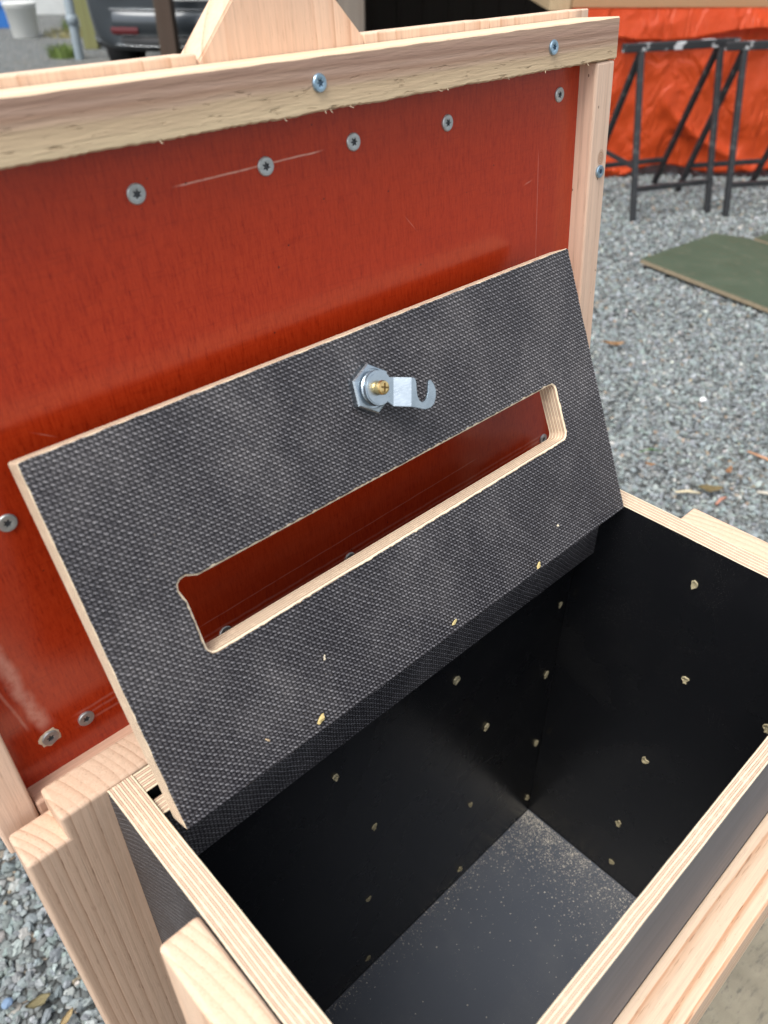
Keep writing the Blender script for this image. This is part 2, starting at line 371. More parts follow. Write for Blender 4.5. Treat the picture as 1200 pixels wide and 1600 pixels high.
# front rail and lower rails
wx_rail = wood('fir_front_rail', 'X', (0.10, 0.03), 110, (0.76, 0.58, 0.42), (0.58, 0.30, 0.165), wob=0.007, contrast=1.7)
bpiece('rail', (-0.06, L+0.06, -0.253, -D-TF-0.0002, -0.30, -0.148), wx_rail, bev=0.0012, seg=2)
wx_low = wood('fir_low_rail', 'X', (0.05, 0.05), 130)
bpiece('rail', (-0.06, L+0.06, 0.0378, 0.0590, -0.55, -0.46), wx_low, bev=0.003)

# countersunk screw holes showing pale wood through the black film
def hole_bm(seed):
    rr = random.Random(seed); b = bmesh.new(); n = 14
    j = [rr.uniform(0.62, 1.25) for _ in range(n)]
    rings = []
    for r, h in ((0.0034, 0.0), (0.0030, 0.0006), (0.0023, 0.0005), (0.0014, 0.00012)):
        rings.append([b.verts.new((r*j[k]*math.cos(2*PI*k/n), -h, r*j[k]*math.sin(2*PI*k/n)*1.25)) for k in range(n)])
    for A, B in zip(rings, rings[1:]):
        for k in range(n): b.faces.new((A[k], A[(k+1) % n], B[(k+1) % n], B[k]))
    b.faces.new(rings[-1]); me = finish(b, 'screw_hole')
    for p in me.polygons:
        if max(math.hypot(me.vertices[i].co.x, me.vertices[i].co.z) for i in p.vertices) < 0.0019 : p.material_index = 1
    return me
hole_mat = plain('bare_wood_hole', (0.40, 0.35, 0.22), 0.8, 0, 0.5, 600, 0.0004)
hole_me = [hole_bm(i) for i in range(4)]
for h in hole_me: h.materials.append(hole_mat); h.materials.append(plain('screw_pit_shade', (0.28, 0.25, 0.17), 0.6, 0.2, 0.5, 900))  # pit shade and screw put into a darker centre colour
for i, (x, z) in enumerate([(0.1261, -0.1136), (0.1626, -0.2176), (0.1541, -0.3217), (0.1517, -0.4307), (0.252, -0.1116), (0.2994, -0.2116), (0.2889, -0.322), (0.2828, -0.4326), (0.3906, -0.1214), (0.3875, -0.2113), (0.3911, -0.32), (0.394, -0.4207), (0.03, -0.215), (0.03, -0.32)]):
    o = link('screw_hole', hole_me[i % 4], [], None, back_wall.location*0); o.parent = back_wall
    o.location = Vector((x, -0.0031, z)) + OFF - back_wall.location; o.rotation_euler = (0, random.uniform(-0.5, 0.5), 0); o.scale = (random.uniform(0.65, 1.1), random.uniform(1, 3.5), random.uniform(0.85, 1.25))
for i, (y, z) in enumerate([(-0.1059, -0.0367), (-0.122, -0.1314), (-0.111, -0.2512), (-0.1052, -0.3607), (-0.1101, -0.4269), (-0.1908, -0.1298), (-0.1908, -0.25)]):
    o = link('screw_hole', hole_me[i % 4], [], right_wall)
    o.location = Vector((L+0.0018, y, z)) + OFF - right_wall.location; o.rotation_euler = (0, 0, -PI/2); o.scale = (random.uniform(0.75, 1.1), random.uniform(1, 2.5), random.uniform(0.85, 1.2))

# ------------------------------------------------------------------ screws with star recess
def star_screw(name, R=0.0047):
    b = bmesh.new()
    star = lambda q: (lambda a: R*(0.36+0.11*math.cos(6*a))*q)
    lathe_bm(b, [(R, -0.0004), (R, 0.0007), (R*0.9, 0.0012), (R*0.62, 0.0012), (star(1.05), 0.0011), (star(0.92), 0.0002), (0.0004, 0.00015)], 36)
    me = finish(b, name, False)
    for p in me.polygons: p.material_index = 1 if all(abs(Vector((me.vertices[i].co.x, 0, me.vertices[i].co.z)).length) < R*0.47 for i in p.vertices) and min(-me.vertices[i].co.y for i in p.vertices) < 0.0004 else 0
    return me
zinc = N('dull_zinc'); v = zinc.co()
zinc.bump(zinc.noise(v, 900, 3), 0.0003, 0.5)
zinc = zinc.out(zinc.mix(zinc.noise(v, 400, 3), (0.36, 0.38, 0.38), (0.62, 0.64, 0.63)), 0.42, 0.85)
bzinc = N('blue_zinc'); v = bzinc.co()
bzinc = bzinc.out(bzinc.mix(bzinc.noise(v, 300, 3), (0.20, 0.36, 0.50), (0.55, 0.68, 0.78)), 0.28, 0.95)
scr_z = star_screw('screw_dull'); scr_z.materials.append(zinc); scr_z.materials.append(plain('screw_recess_shade', (0.07, 0.075, 0.08), 0.6, 0.5))  # recess faces coloured dark for the shade inside them
scr_b = star_screw('screw_blue', 0.0043); scr_b.materials.append(bzinc); scr_b.materials.append(plain('screw_recess_shade_blue', (0.10, 0.16, 0.22), 0.4, 0.7))  # bluish dark colour stands for the recess shade here too

# ------------------------------------------------------------------ the lid: local X along, Y away from viewer, Z up the lid
LA = 0.0875
lid = empty('lid', Vector((0, 0.0441, -0.0242)) + OFF, (-LA, 0, 0), box)
lid['label'] = 'raised lid with glossy red inner face and pale softwood frame'
x0, x1, T, RW, RR, REC = -0.0658, 0.4658, 0.3416, 0.0248, 0.0219, 0.0145
red = N('red_film'); v = red.co(); X, Y, Z = red.sep(v)
gr = red.noise(red.comb(red.math('MULTIPLY', X, 950), red.math('MULTIPLY', Y, 100), red.math('MULTIPLY', Z, 130)), 1.0, 4, 0.8)
bl = red.noise(v, 7, 4)
c = red.ramp(gr, [(0.25, (0.19, 0.010, 0.002)), (0.46, (0.37, 0.026, 0.005)), (0.75, (0.46, 0.044, 0.009))])
cg = red.noise(red.comb(red.math('MULTIPLY', X, 70), red.math('MULTIPLY', Y, 100), red.math('MULTIPLY', Z, 800)), 1.0, 3, 0.7)
c = red.mix(red.math('MULTIPLY', red.sstep(cg, 0.5, 0.75), 0.35), c, (0.20, 0.012, 0.003))
c = red.mix(red.math('MULTIPLY', red.sstep(bl, 0.4, 0.7), 0.3), c, (0.35, 0.034, 0.007))
def scratch(k, X, Z, a, b, wd, soft, col, c, amt):
    """wear mark along a segment (local lid coordinates)"""
    dx, dz = b[0]-a[0], b[1]-a[1]; ll = math.hypot(dx, dz); ux, uz = dx/ll, dz/ll
    px, pz = k.math('SUBTRACT', X, a[0]), k.math('SUBTRACT', Z, a[1])
    al = k.math('ADD', k.math('MULTIPLY', px, ux), k.math('MULTIPLY', pz, uz))
    ac = k.math('ABSOLUTE', k.math('ADD', k.math('SUBTRACT', k.math('MULTIPLY', px, uz), k.math('MULTIPLY', pz, ux)), k.math('MULTIPLY', k.math('SUBTRACT', k.noise(k.comb(X, 0.0, Z), 60, 2), 0.5), wd*1.5)))
    m = k.math('MULTIPLY', k.math('SUBTRACT', 1.0, k.sstep(ac, wd*(1-soft), wd)), k.math('MULTIPLY', k.sstep(al, 0, 0.01), k.math('SUBTRACT', 1.0, k.sstep(al, ll-0.01, ll))))
    m = k.math('MULTIPLY', m, k.sstep(k.noise(k.comb(X, 1.0, Z), 110, 4, 0.7), 0.15, 0.6))
    return k.mix(k.math('MULTIPLY', m, amt), c, col)
PCX, PCZ = (x0+x1)/2, 0.165
L2 = lambda x, s: (x-PCX, s-PCZ)
c = scratch(red, X, Z, L2(0.118, 0.2945), L2(0.215, 0.2965), 0.0006, 0.4, (0.62, 0.30, 0.22), c, 0.8)
c = scratch(red, X, Z, L2(-0.033, 0.118), L2(-0.021, 0.034), 0.0060, 0.9, (0.62, 0.27, 0.20), c, 0.8)
c = scratch(red, X, Z, L2(-0.040, 0.100), L2(-0.030, 0.040), 0.0012, 0.8, (0.60, 0.26, 0.19), c, 0.5)
c = scratch(red, X, Z, L2(0.02, 0.205), L2(0.034, 0.196), 0.0005, 0.6, (0.55, 0.20, 0.13), c, 0.6)
c = scratch(red, X, Z, L2(0.27, 0.252), L2(0.283, 0.238), 0.0004, 0.6, (0.55, 0.20, 0.13), c, 0.5)
for dz in (-0.004, 0.001, 0.005): c = scratch(red, X, Z, L2(-0.01, 0.030+dz), L2(0.43, 0.033+dz), 0.0014, 0.9, (0.50, 0.17, 0.12), c, 0.45)
c = scratch(red, X, Z, L2(0.075, 0.045), L2(0.34, 0.052), 0.0006, 0.6, (0.50, 0.17, 0.12), c, 0.5)
c = scratch(red, X, Z, L2(0.402, 0.27), L2(0.404, 0.18), 0.0005, 0.6, (0.62, 0.30, 0.22), c, 0.28)
c = scratch(red, X, Z, L2(0.385, 0.247), L2(0.398, 0.25), 0.0007, 0.6, (0.62, 0.30, 0.22), c, 0.6)
sp = red.voro(v, 55); c = red.mix(red.math('MULTIPLY', red.math('LESS_THAN', sp, 0.035), 0.7), c, (0.05, 0.012, 0.008))
red.bump(red.math('ADD', red.math('MULTIPLY', gr, 0.25), red.noise(v, 5, 2)), 0.0004, 0.25)
red = red.out(c, red.math('MULTIPLY_ADD', red.noise(v, 20, 4), 0.10, 0.15), spec=0.55)
panel = piece('red_panel', (x0+RR-0.008, x1-RR+0.008, REC, REC+0.012, -0.006, T-RW+0.02), [edge('Y', 0.012, 9), red], lid, 0.0, facemat=faces_of('Y', 1, 1, 0))
panel.data.transform(Matrix.Translation(panel.location - Vector((PCX, 0.02, PCZ)))); panel.location = (PCX, 0.02, PCZ)
# rough-sawn top rail, pinkish heartwood above, creamy sapwood below
k = N('rough_sawn_rail'); v = k.co(); X, Y, Z = k.sep(v)
lo = k.comb(k.math('MULTIPLY', X, 0.10), Y, Z)
zz = k.math('ADD', Z, k.math('MULTIPLY', k.math('SUBTRACT', k.noise(lo, 60, 3), 0.5), 0.006))
zz = k.math('ADD', zz, k.math('MULTIPLY', X, 0.012))
c = k.ramp(k.math('MULTIPLY_ADD', zz, 1/0.026, 0.5), [(0.0, (0.66, 0.52, 0.33)), (0.22, (0.62, 0.47, 0.30)), (0.40, (0.53, 0.39, 0.25)), (0.48, (0.50, 0.35, 0.25)), (0.58, (0.36, 0.225, 0.155)), (0.68, (0.46, 0.31, 0.235)), (0.78, (0.32, 0.20, 0.145)), (0.88, (0.41, 0.265, 0.20)), (1.0, (0.46, 0.31, 0.23))])
fb = k.noise(k.comb(k.math('MULTIPLY', X, 40), k.math('MULTIPLY', Y, 500), k.math('MULTIPLY', Z, 500)), 1.0, 4, 0.7)
tear = k.math('MULTIPLY', k.sstep(k.noise(k.comb(k.math('MULTIPLY', X, 60), Y, k.math('MULTIPLY', Z, 420)), 1.0, 3, 0.6), 0.60, 0.72), k.sstep(zz, 0.006, -0.006))
c = k.mix(k.math('MULTIPLY', k.sstep(fb, 0.4, 0.8), 0.35), c, (0.40, 0.27, 0.18))
c = k.mix(k.math('MULTIPLY', tear, 0.55), c, (0.24, 0.15, 0.08))
k.bump(k.math('SUBTRACT', k.math('MULTIPLY', fb, 0.7), tear), 0.0011, 0.8)
rough_rail = k.out(c, 0.8, spec=0.2)
top_light = wood('fir_rail_top', 'X', (0.05, 0.10), 160, (0.80, 0.62, 0.43), (0.62, 0.42, 0.26))
# lower front edge left furry by the saw: many short segments with small offsets
b = bmesh.new(); rj = random.Random(2); rows = []; nseg = 260; cxr, cyr, czr = (x0+x1)/2, 0.01725, T-RW/2
for i in range(nseg+1):
    x = x0 + (x1-x0)*i/nseg - cxr; f1_ = 0.0006*mnoise.noise(Vector((x*30, 0, 0))) + rj.uniform(-0.00035, 0.0002); f2_ = 0.0004*mnoise.noise(Vector((x*60, 5, 0)))
    rows.append([b.verts.new((x, y-cyr, z-czr)) for y, z in ((0.0, T-0.0008+f2_), (0.0008, T), (0.0345, T), (0.0345, T-RW), (0.0016, T-RW+f1_), (0.0, T-RW+0.0010+f1_))])
for A, B in zip(rows, rows[1:]):
    for j in range(6):
        f = b.faces.new((A[j], A[(j+1) % 6], B[(j+1) % 6], B[j])); f.material_index = 1 if j in (0, 3, 4, 5) and j != 0 else 0
for q in (rows[0], rows[-1]): b.faces.new(q).material_index = 1
tr = link('rail', finish(b, 'top_rail'), [top_light, rough_rail], lid, (cxr, cyr, czr))
b = bmesh.new()
for i in range(14):
    x = rj.uniform(x0, x1); z = T-RW; d = Vector((rj.uniform(-1, 1)*0.0025, -0.001*rj.random(), -rj.uniform(0.0004, 0.0013)))
    tube_bm(b, [Vector((x, 0.0005, z+0.0006)), Vector((x, 0.0003, z)) + d*0.5, Vector((x, 0.0, z)) + d], [0.0003, 0.00022, 0.0001], 4)
fz = link('splinters', finish(b, 'splinters'), plain('splinter_fibre', (0.66, 0.53, 0.36), 0.8, 0, 0.2, 100), lid); fz['kind'] = 'stuff'
wz_side = wood('fir_side_rail', 'Z', (0.03, 0.05), 120, (0.74, 0.535, 0.40), (0.55, 0.35, 0.24), wob=0.005, contrast=0.7)
def knotty(name):
    m = wz_side.copy(); m.name = name; k = N.__new__(N); k.m = m; k.t = m.node_tree; k.b = k.t.nodes['Principled BSDF']
    base = k.b.inputs['Base Color'].links[0].from_socket; v = k.co(); X, Y, Z = k.sep(v)
    dx, dz = k.math('SUBTRACT', X, 0.0022), k.math('MULTIPLY', k.math('SUBTRACT', Z, 0.1060), 0.7)
    d = k.math('SQRT', k.math('ADD', k.math('MULTIPLY', dx, dx), k.math('MULTIPLY', dz, dz))); d = k.math('ADD', d, k.math('MULTIPLY', k.math('SUBTRACT', k.noise(v, 300, 2), 0.5), 0.0012))
    rg = k.math('SINE', k.math('MULTIPLY', d, 5200))
    c = k.mix(k.math('MULTIPLY', k.math('SUBTRACT', 1.0, k.sstep(d, 0.0030, 0.0046)), k.math('MULTIPLY_ADD', rg, 0.25, 0.55)), base, (0.30, 0.15, 0.08))
    sp = k.voro(k.map(v, scale=(1, 1, 0.6)), 95); c = k.mix(k.math('MULTIPLY', k.math('LESS_THAN', sp, 0.055), 0.8), c, (0.12, 0.06, 0.035))
    k.out(c); return m
for a, b in ((x0, x0+RR), (x1-RR, x1)):
    piece('rail', (a+0.0006, b-0.0006, 0.0004, 0.034, -0.0185, T-RW-0.0005), knotty('fir_knotty_rail') if a > 0 else wz_side, lid, 0.0016)
wx_bot = wood('fir_bottom_rail', 'X', (0.03, 0.05), 120, (0.73, 0.47, 0.335), (0.55, 0.32, 0.21), contrast=0.6)
piece('rail', (x0+RR, x1-RR, 0.0006, 0.034, -0.0185, 0.0057), wx_bot, lid, 0.0016)
# outer cladding: planks standing proud of the top rail, the middle one cut to a peaked lifting tab
wz_clad = wood('fir_cladding', 'Z', (0.0, 0.055), 105, (0.78, 0.57, 0.42), (0.54, 0.32, 0.20), wob=0.004)
CT = 0.3462
piece('plank', (-0.0808, 0.0388, 0.0352, 0.0552, -0.03, CT-0.0002), wz_clad, lid, 0.0008)
piece('plank', (0.0392, 0.1574, 0.0352, 0.0552, -0.03, CT), wz_clad, lid, 0.0008)
piece('plank', (0.2664, 0.3738, 0.0352, 0.0552, -0.03, CT+0.0004), wz_clad, lid, 0.0008)
piece('plank', (0.3742, 0.4808, 0.0352, 0.0552, -0.03, CT), wz_clad, lid, 0.0008)
wz_tab = wood('fir_tab', 'Z', (0.01, 0.03), 62, (0.75, 0.53, 0.385), (0.56, 0.32, 0.20), wob=0.007)
bm = bmesh.new()
pts = [(0.1578, -0.03), (0.2660, -0.03), (0.2660, CT-0.002), (0.2628, CT+0.0022), (0.2262, 0.386), (0.2005, 0.386), (0.1612, CT+0.0002), (0.1578, CT-0.003)]
cx, cz = 0.212, 0.30
extrude_poly(bm, [(x-cx, 0.0350-0.045, z-cz) for x, z in pts], (0, 0.0204, 0))
bmesh.ops.recalc_face_normals(bm, faces=bm.faces[:])
bmesh.ops.bevel(bm, geom=[e for e in bm.edges if e.is_convex and e.calc_face_angle(0) > 1.2], offset=0.0008, segments=2, affect='EDGES')
link('plank', finish(bm, 'tab_plank'), wz_tab, lid, (cx, 0.045, cz))['label'] = 'middle cladding plank cut to a peaked lifting tab'
pair = lambda x, s, n, me: link('screw', me, [], lid, (x, -n + random.uniform(-0.0002, 0.00005), s), (random.uniform(-0.05, 0.05), random.uniform(0, 6), random.uniform(-0.05, 0.05)))
for x, s in [(0.1006, 0.2952), (0.1741, 0.2949), (0.2343, 0.2975), (0.3103, 0.2969), (0.422, 0.2994), (-0.0021, 0.165), (-0.001, 0.0288), (-0.022, 0.0304), (0.0952, 0.0304), (0.2011, 0.0303), (0.4248, 0.0338), (0.0, 0.2952)]:
    pair(x, s, -REC, scr_z)
for x, s in [(0.2026, 0.3298), (0.3932, 0.3295), (0.4562, 0.2461), (-0.03, 0.3297)]: pair(x, s, 0.0, scr_b)
# splintered rim of bare wood round the screw in the red panel's corner
b = bmesh.new(); rr = random.Random(4); n = 18
A = [b.verts.new((0.0052*math.cos(2*PI*i/n)*rr.uniform(0.95, 1.35), 0, 0.0052*math.sin(2*PI*i/n)*rr.uniform(0.95, 1.3))) for i in range(n)]
B = [b.verts.new((0.0045*math.cos(2*PI*i/n), -0.0004, 0.0045*math.sin(2*PI*i/n))) for i in range(n)]
for i in range(n): b.faces.new((A[i], A[(i+1) % n], B[(i+1) % n], B[i]))
link('splintered_rim', finish(b, 'splintered_rim'), plain('splinter_wood', (0.62, 0.47, 0.32), 0.8, 0, 0.3, 400), lid, (-0.022, REC-0.0002, 0.0304))

# ------------------------------------------------------------------ the inner flap: same local axes, tilted
FA, FT, FH = 0.4309, 0.0150, 0.1999
flap = empty('inner_flap', Vector((0, -0.0389, 0.0025)) + OFF, (-FA, 0, 0), box)
flap['label'] = 'tilted black mesh-faced plywood flap with a long slot and a cam lock'
fx0, fx1 = 0.0031, 0.3972
def rounded(xa, xb, za, zb, r, n=5):
    P = []
    for cx, cz, a0 in ((xb-r, zb-r, 0), (xa+r, zb-r, PI/2), (xa+r, za+r, PI), (xb-r, za+r, 1.5*PI)):
        for i in range(n+1): P.append((cx+r*math.cos(a0+PI/2*i/n), cz+r*math.sin(a0+PI/2*i/n)))
    return P
def densify(P, step):
    Q = []
    for i, p in enumerate(P):
        q = P[(i+1) % len(P)]; n = max(1, int(math.hypot(q[0]-p[0], q[1]-p[1])/step))
        for j in range(n): Q.append((p[0]+(q[0]-p[0])*j/n, p[1]+(q[1]-p[1])*j/n))
    return Q
outer = densify(rounded(fx0, fx1, 0.0, FH, 0.0012, 2), 0.004)
inner = rounded(0.0490, 0.3510, 0.0763, 0.1167, 0.0045)
i0 = min(range(len(inner)), key=lambda i: math.hypot(inner[i][0]-0.0490, inner[i][1]-0.1167))
inner = [p for p in inner if not (p[0] < 0.0536 and p[1] > 0.1120)]
ins = next(i for i, p in enumerate(inner) if p[0] < 0.0536 or (p[0] < 0.06 and p[1] < 0.10))
inner[ins:ins] = [(0.0590, 0.1166), (0.0560, 0.1178), (0.0530, 0.1192), (0.0498, 0.1188), (0.0478, 0.1172), (0.0470, 0.1142), (0.0480, 0.1105), (0.0490, 0.107)]
inner = densify(inner, 0.0022)
rr = random.Random(11)
# loops: outer back/front, inner back, inner front lip (ragged)
def offs(P, fn):
    Q = []
    for i, p in enumerate(P):
        a, b_ = P[i-1], P[(i+1) % len(P)]; t = Vector((b_[0]-a[0], b_[1]-a[1])).normalized(); n_ = Vector((t.y, -t.x))
        d = fn(i); Q.append((p[0]+n_.x*d, p[1]+n_.y*d))
    return Q
rag = [rr.uniform(0.0, 0.0003) + (0.0008*rr.random()**4) for _ in inner]
rago = [rr.uniform(0.0, 0.0005) for _ in outer]
def ring(bm, P, y): return [bm.verts.new((x, y, z)) for x, z in P]
bm = bmesh.new()
of2, of1, ob = ring(bm, outer, 0.0006), ring(bm, offs(outer, lambda i: -rago[i]), 0.0), ring(bm, outer, FT)
if1, if2, ib = ring(bm, offs(inner, lambda i: 0.0008+rag[i]), 0.0), ring(bm, inner, 0.0008), ring(bm, inner, FT)
def quads(A, B, mi):
    for i in range(len(A)):
        f = bm.faces.new((A[i], A[(i+1) % len(A)], B[(i+1) % len(A)], B[i])); f.material_index = mi
quads(of1, of2, 0); quads(of2, ob, 0); quads(if1, if2, 0); quads(if2, ib, 0)
for A, B in ((of1, if1), (ob, ib)):
    es = []
    for R_ in (A, B):
        for i in range(len(R_)): es.append(bm.edges.get((R_[i], R_[(i+1) % len(R_)])) or bm.edges.new((R_[i], R_[(i+1) % len(R_)])))
    res = bmesh.ops.triangle_fill(bm, use_beauty=True, use_dissolve=False, edges=es)
    for g in res['geom']:
        if isinstance(g, bmesh.types.BMFace): g.material_index = 1
# origin at board centre so the veneer layers sit inside the thickness
fc = Vector((0.2, FT/2, FH/2)); bmesh.ops.translate(bm, verts=bm.verts[:], vec=-fc)
link('flap_board', finish(bm, 'flap_board'), [ply_edge('ply_edge_flap', 'Y', FT, FT/2, 11), mesh_xz], flap, fc)

# cam lock on the flap (parts of the flap)
LX, LS = 0.1938, 0.1670
lock = empty('cam_lock', (LX, 0, LS), (0, 0, 0), flap)
bright = N('bright_zinc'); v = bright.co()
bright.bump(bright.noise(bright.map(v, scale=(1, 1, 6)), 300, 3), 0.0002, 0.4)
bright = bright.out(bright.mix(bright.noise(v, 150, 4), (0.33, 0.39, 0.44), (0.54, 0.61, 0.66)), bright.math('MULTIPLY_ADD', bright.noise(v, 90, 4), 0.2, 0.2), 1.0)
brass = N('yellow_zinc'); v = brass.co(); brass = brass.out(brass.mix(brass.noise(v, 300, 3), (0.62, 0.42, 0.16), (0.86, 0.66, 0.32)), 0.28, 1.0)
bm = bmesh.new()
hexr = lambda R_: (lambda a: R_*math.cos(PI/6)/math.cos(((a - math.radians(85)) % (PI/3)) - PI/6))
lathe_bm(bm, [(hexr(0.0146), -0.0002), (hexr(0.0146), 0.0044), (hexr(0.0138), 0.0054), (0.0112, 0.0056), (0.0110, 0.0046), (0.0100, 0.0046)], 72)
link('nut', finish(bm, 'nut'), bright, lock)
bm = bmesh.new()
lathe_bm(bm, [(0.0100, 0.002), (0.0100, 0.0072), (0.0094, 0.0078), (0.0094, 0.0088), (0.0098, 0.0090), (0.0098, 0.0104), (0.006, 0.0105)], 40)
link('barrel', finish(bm, 'barrel'), bright, lock)
CA = math.radians(-22)
def camP(a, b, n):
    a, b = a*0.955, b*0.955
    return Vector((a*math.cos(CA)-b*math.sin(CA), -n, a*math.sin(CA)+b*math.cos(CA)))
bm = bmesh.new(); NT, NL, TH = 0.0108, 0.0170, 0.0018
disc = [(0.0093*math.cos(t), 0.0093*math.sin(t)-0.0005) for t in [math.radians(q) for q in range(50, 311, 10)]]
flat = [(0.0107, -0.0103)] + [(0.0107, 0.0066)] + disc[:]
# order: start upper arm edge, round the disc, back along the lower arm edge
flat = [(0.0107, 0.0068)] + disc + [(0.0107, -0.0102)]
def prism(P, n_of):
    A = [bm.verts.new(camP(a, b, n_of(a))) for a, b in P]; B = [bm.verts.new(camP(a, b, n_of(a)-TH)) for a, b in P]
    bm.faces.new(A); bm.faces.new(B[::-1])
    for i in range(len(A)): bm.faces.new((A[i], A[(i+1) % len(A)], B[(i+1) % len(A)], B[i]))
prism(flat, lambda a: NT)
prism([(0.0107, 0.0068), (0.0107, -0.0102), (0.0192, -0.0105), (0.0192, 0.0068)], lambda a: NT + (NL-NT)*(a/0.955*0.955-0.0107)/(0.0192-0.0107))
hook = [(0.0232, 0.0068), (0.0232, -0.0105), (0.0345, -0.0117), (0.0390, -0.0104), (0.0418, -0.0078), (0.0432, -0.0030), (0.0430, 0.0005), (0.0412, 0.0040), (0.0385, 0.0062), (0.0369, 0.0056), (0.0366, 0.0020), (0.0364, -0.0015), (0.0354, -0.0048), (0.0338, -0.0068), (0.0318, -0.0076), (0.0298, -0.0066), (0.0283, -0.0042), (0.0276, -0.0010), (0.0271, 0.0040), (0.0262, 0.0064)]
prism([(a-0.0040, b_) for a, b_ in hook], lambda a: NL)
bmesh.ops.remove_doubles(bm, verts=bm.verts[:], dist=1e-6)
bmesh.ops.recalc_face_normals(bm, faces=bm.faces[:])
bmesh.ops.bevel(bm, geom=[e for e in bm.edges if len(e.link_faces) == 2 and e.calc_face_angle(0) > 1.2], offset=0.00022, segments=2, affect='EDGES')
link('cam', finish(bm, 'cam'), bright, lock)
bm = bmesh.new()
lathe_bm(bm, [(0.0036, 0.0105), (0.0041, 0.0124), (0.0041, 0.0142), (0.0036, 0.0152), (0.0024, 0.0156)], 28)
scw = link('lock_screw', finish(bm, 'lock_screw'), brass, lock)
bm = bmesh.new()
for a in (0.4, 0.4+PI/2):
    q = box_bm(-0.0025, 0.0025, -0.01585, -0.0150, -0.0005, 0.0005); q.transform(Matrix.Rotation(a, 4, 'Y')); t = bpy.data.meshes.new('t'); q.to_mesh(t); q.free(); bm.from_mesh(t); bpy.data.meshes.remove(t)
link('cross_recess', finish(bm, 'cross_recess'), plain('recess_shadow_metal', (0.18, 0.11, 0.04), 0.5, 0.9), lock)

# ------------------------------------------------------------------ sawdust: uncountable flakes on the box floor
rng2 = np.random.default_rng(5); Vv, Ff = [], []
def flake(p, s, tilt):
    a = rng2.uniform(0, 6.28); t = rng2.uniform(-tilt, tilt); e1 = np.array([math.cos(a), math.sin(a), t]); e2 = np.array([-math.sin(a), math.cos(a), rng2.uniform(-tilt, tilt)])*rng2.uniform(0.35, 0.9)
    i = len(Vv); up = np.array([0, 0, s*0.35])
    Vv.extend([p+e1*s+e2*s*0.2, p+e2*s, p-e1*s*0.9, p-e2*s+e1*s*0.2, p+up]); Ff.extend([(i, i+1, i+4), (i+1, i+2, i+4), (i+2, i+3, i+4), (i+3, i, i+4)])
for _ in range(19000):
    m = rng2.random()
    if m < 0.66: x = L + 0.001 - abs(rng2.exponential(0.024)); y = rng2.uniform(-D, -0.004)
    elif m < 0.78: y = -0.004 - abs(rng2.exponential(0.006)); x = rng2.uniform(0.05, L)
    elif m < 0.955: x = L - abs(rng2.exponential(0.022)); y = -0.004 - abs(rng2.exponential(0.026))
    else: x, y = rng2.uniform(0.02, L), rng2.uniform(-D, -0.004)
    if mnoise.noise(Vector((x*60, y*60, 3.0)))*0.5+0.5 < rng2.random()*0.8: continue
    if not (0.002 < x < L and -D+0.002 < y < -0.004): continue
    flake(np.array([x, y, -H+0.0002]), 0.00018 + 0.0009*rng2.random()**6, 0.3)
sm = plain('sawdust_flakes', (0.66, 0.61, 0.52), 0.9, 0, 0.4, 300)
me = bpy.data.meshes.new('sawdust'); me.from_pydata([tuple(Vector(p)+Vector((0, 0, GZ))) for p in Vv], [], Ff)
prop(link('sawdust', me, sm), 'pale sawdust gathered on the box floor by the far end wall', 'sawdust', kind='stuff')
# loose wood chips lying on the flap and its ledge
def chip(name, loc, size, rot, label, col=(0.62, 0.50, 0.30), seed=0):
    r_ = random.Random(seed); b = bmesh.new(); n = 9
    lo_ = [b.verts.new((math.cos(2*PI*i/n)*size[0]*r_.uniform(0.6, 1.15), math.sin(2*PI*i/n)*size[1]*r_.uniform(0.6, 1.15), r_.uniform(-0.1, 0.35)*size[2])) for i in range(n)]
    hi = [b.verts.new(v_.co*0.8 + Vector((0, 0, size[2]*r_.uniform(0.5, 1)))) for v_ in lo_]
    b.faces.new(lo_[::-1]); b.faces.new(hi)
    for i in range(n): b.faces.new((lo_[i], lo_[(i+1) % n], hi[(i+1) % n], hi[i]))
    o = link(name, finish(b, name), plain(name+'_%d' % (int(col[0]*100)*100+int(col[2]*100)), col, 0.8, 0, 0.35, 500), None, loc, rot)
    return prop(o, label, name.replace('_', ' '))
MF = Matrix.Translation(Vector((0, -0.0389, 0.0025+GZ))) @ Matrix.Rotation(-FA, 4, 'X')
def onflap(x, s, n=0.0006): return MF @ Vector((x, -n, s))
for (x, s, sz, rz, lab, cl) in [(0.1085, 0.0385, (0.0022, 0.0008, 0.0008), 1.1, 'white curled wood shaving on the flap, below the slot', (0.75, 0.66, 0.5)),
                                (0.0930, 0.0075, (0.0030, 0.0018, 0.0014), 0.6, 'yellowish wood chip at the flap bottom edge, leftmost of the edge chips', (0.55, 0.43, 0.18)),
                                (0.2040, 0.0070, (0.0024, 0.0012, 0.0010), 0.4, 'small yellowish wood chip midway along the flap bottom edge', (0.55, 0.45, 0.2)),
                                (0.2900, 0.0040, (0.0026, 0.0015, 0.0012), 0.9, 'yellowish wood chip at the flap bottom edge, rightmost of the edge chips', (0.58, 0.46, 0.2)),
                                (0.3190, 0.0215, (0.0015, 0.0014, 0.0010), 0.2, 'tiny cream wood crumb on the flap near its lower right corner', (0.72, 0.64, 0.48)),
                                (0.0600, 0.0160, (0.0024, 0.0006, 0.0006), 2.2, 'tiny tan splinter on the flap near its lower left corner', (0.6, 0.45, 0.28))]:
    q = chip('wood_chip', onflap(x, s), tuple(t_*(1.05 if s < 0.01 else 0.85) for t_ in sz), (0, 0, 0), lab, cl, int(x*1e4))
    q.rotation_euler = (MF.to_3x3() @ Matrix.Rotation(PI/2, 3, 'X') @ Matrix.Rotation(rz, 3, 'Z')).to_euler()

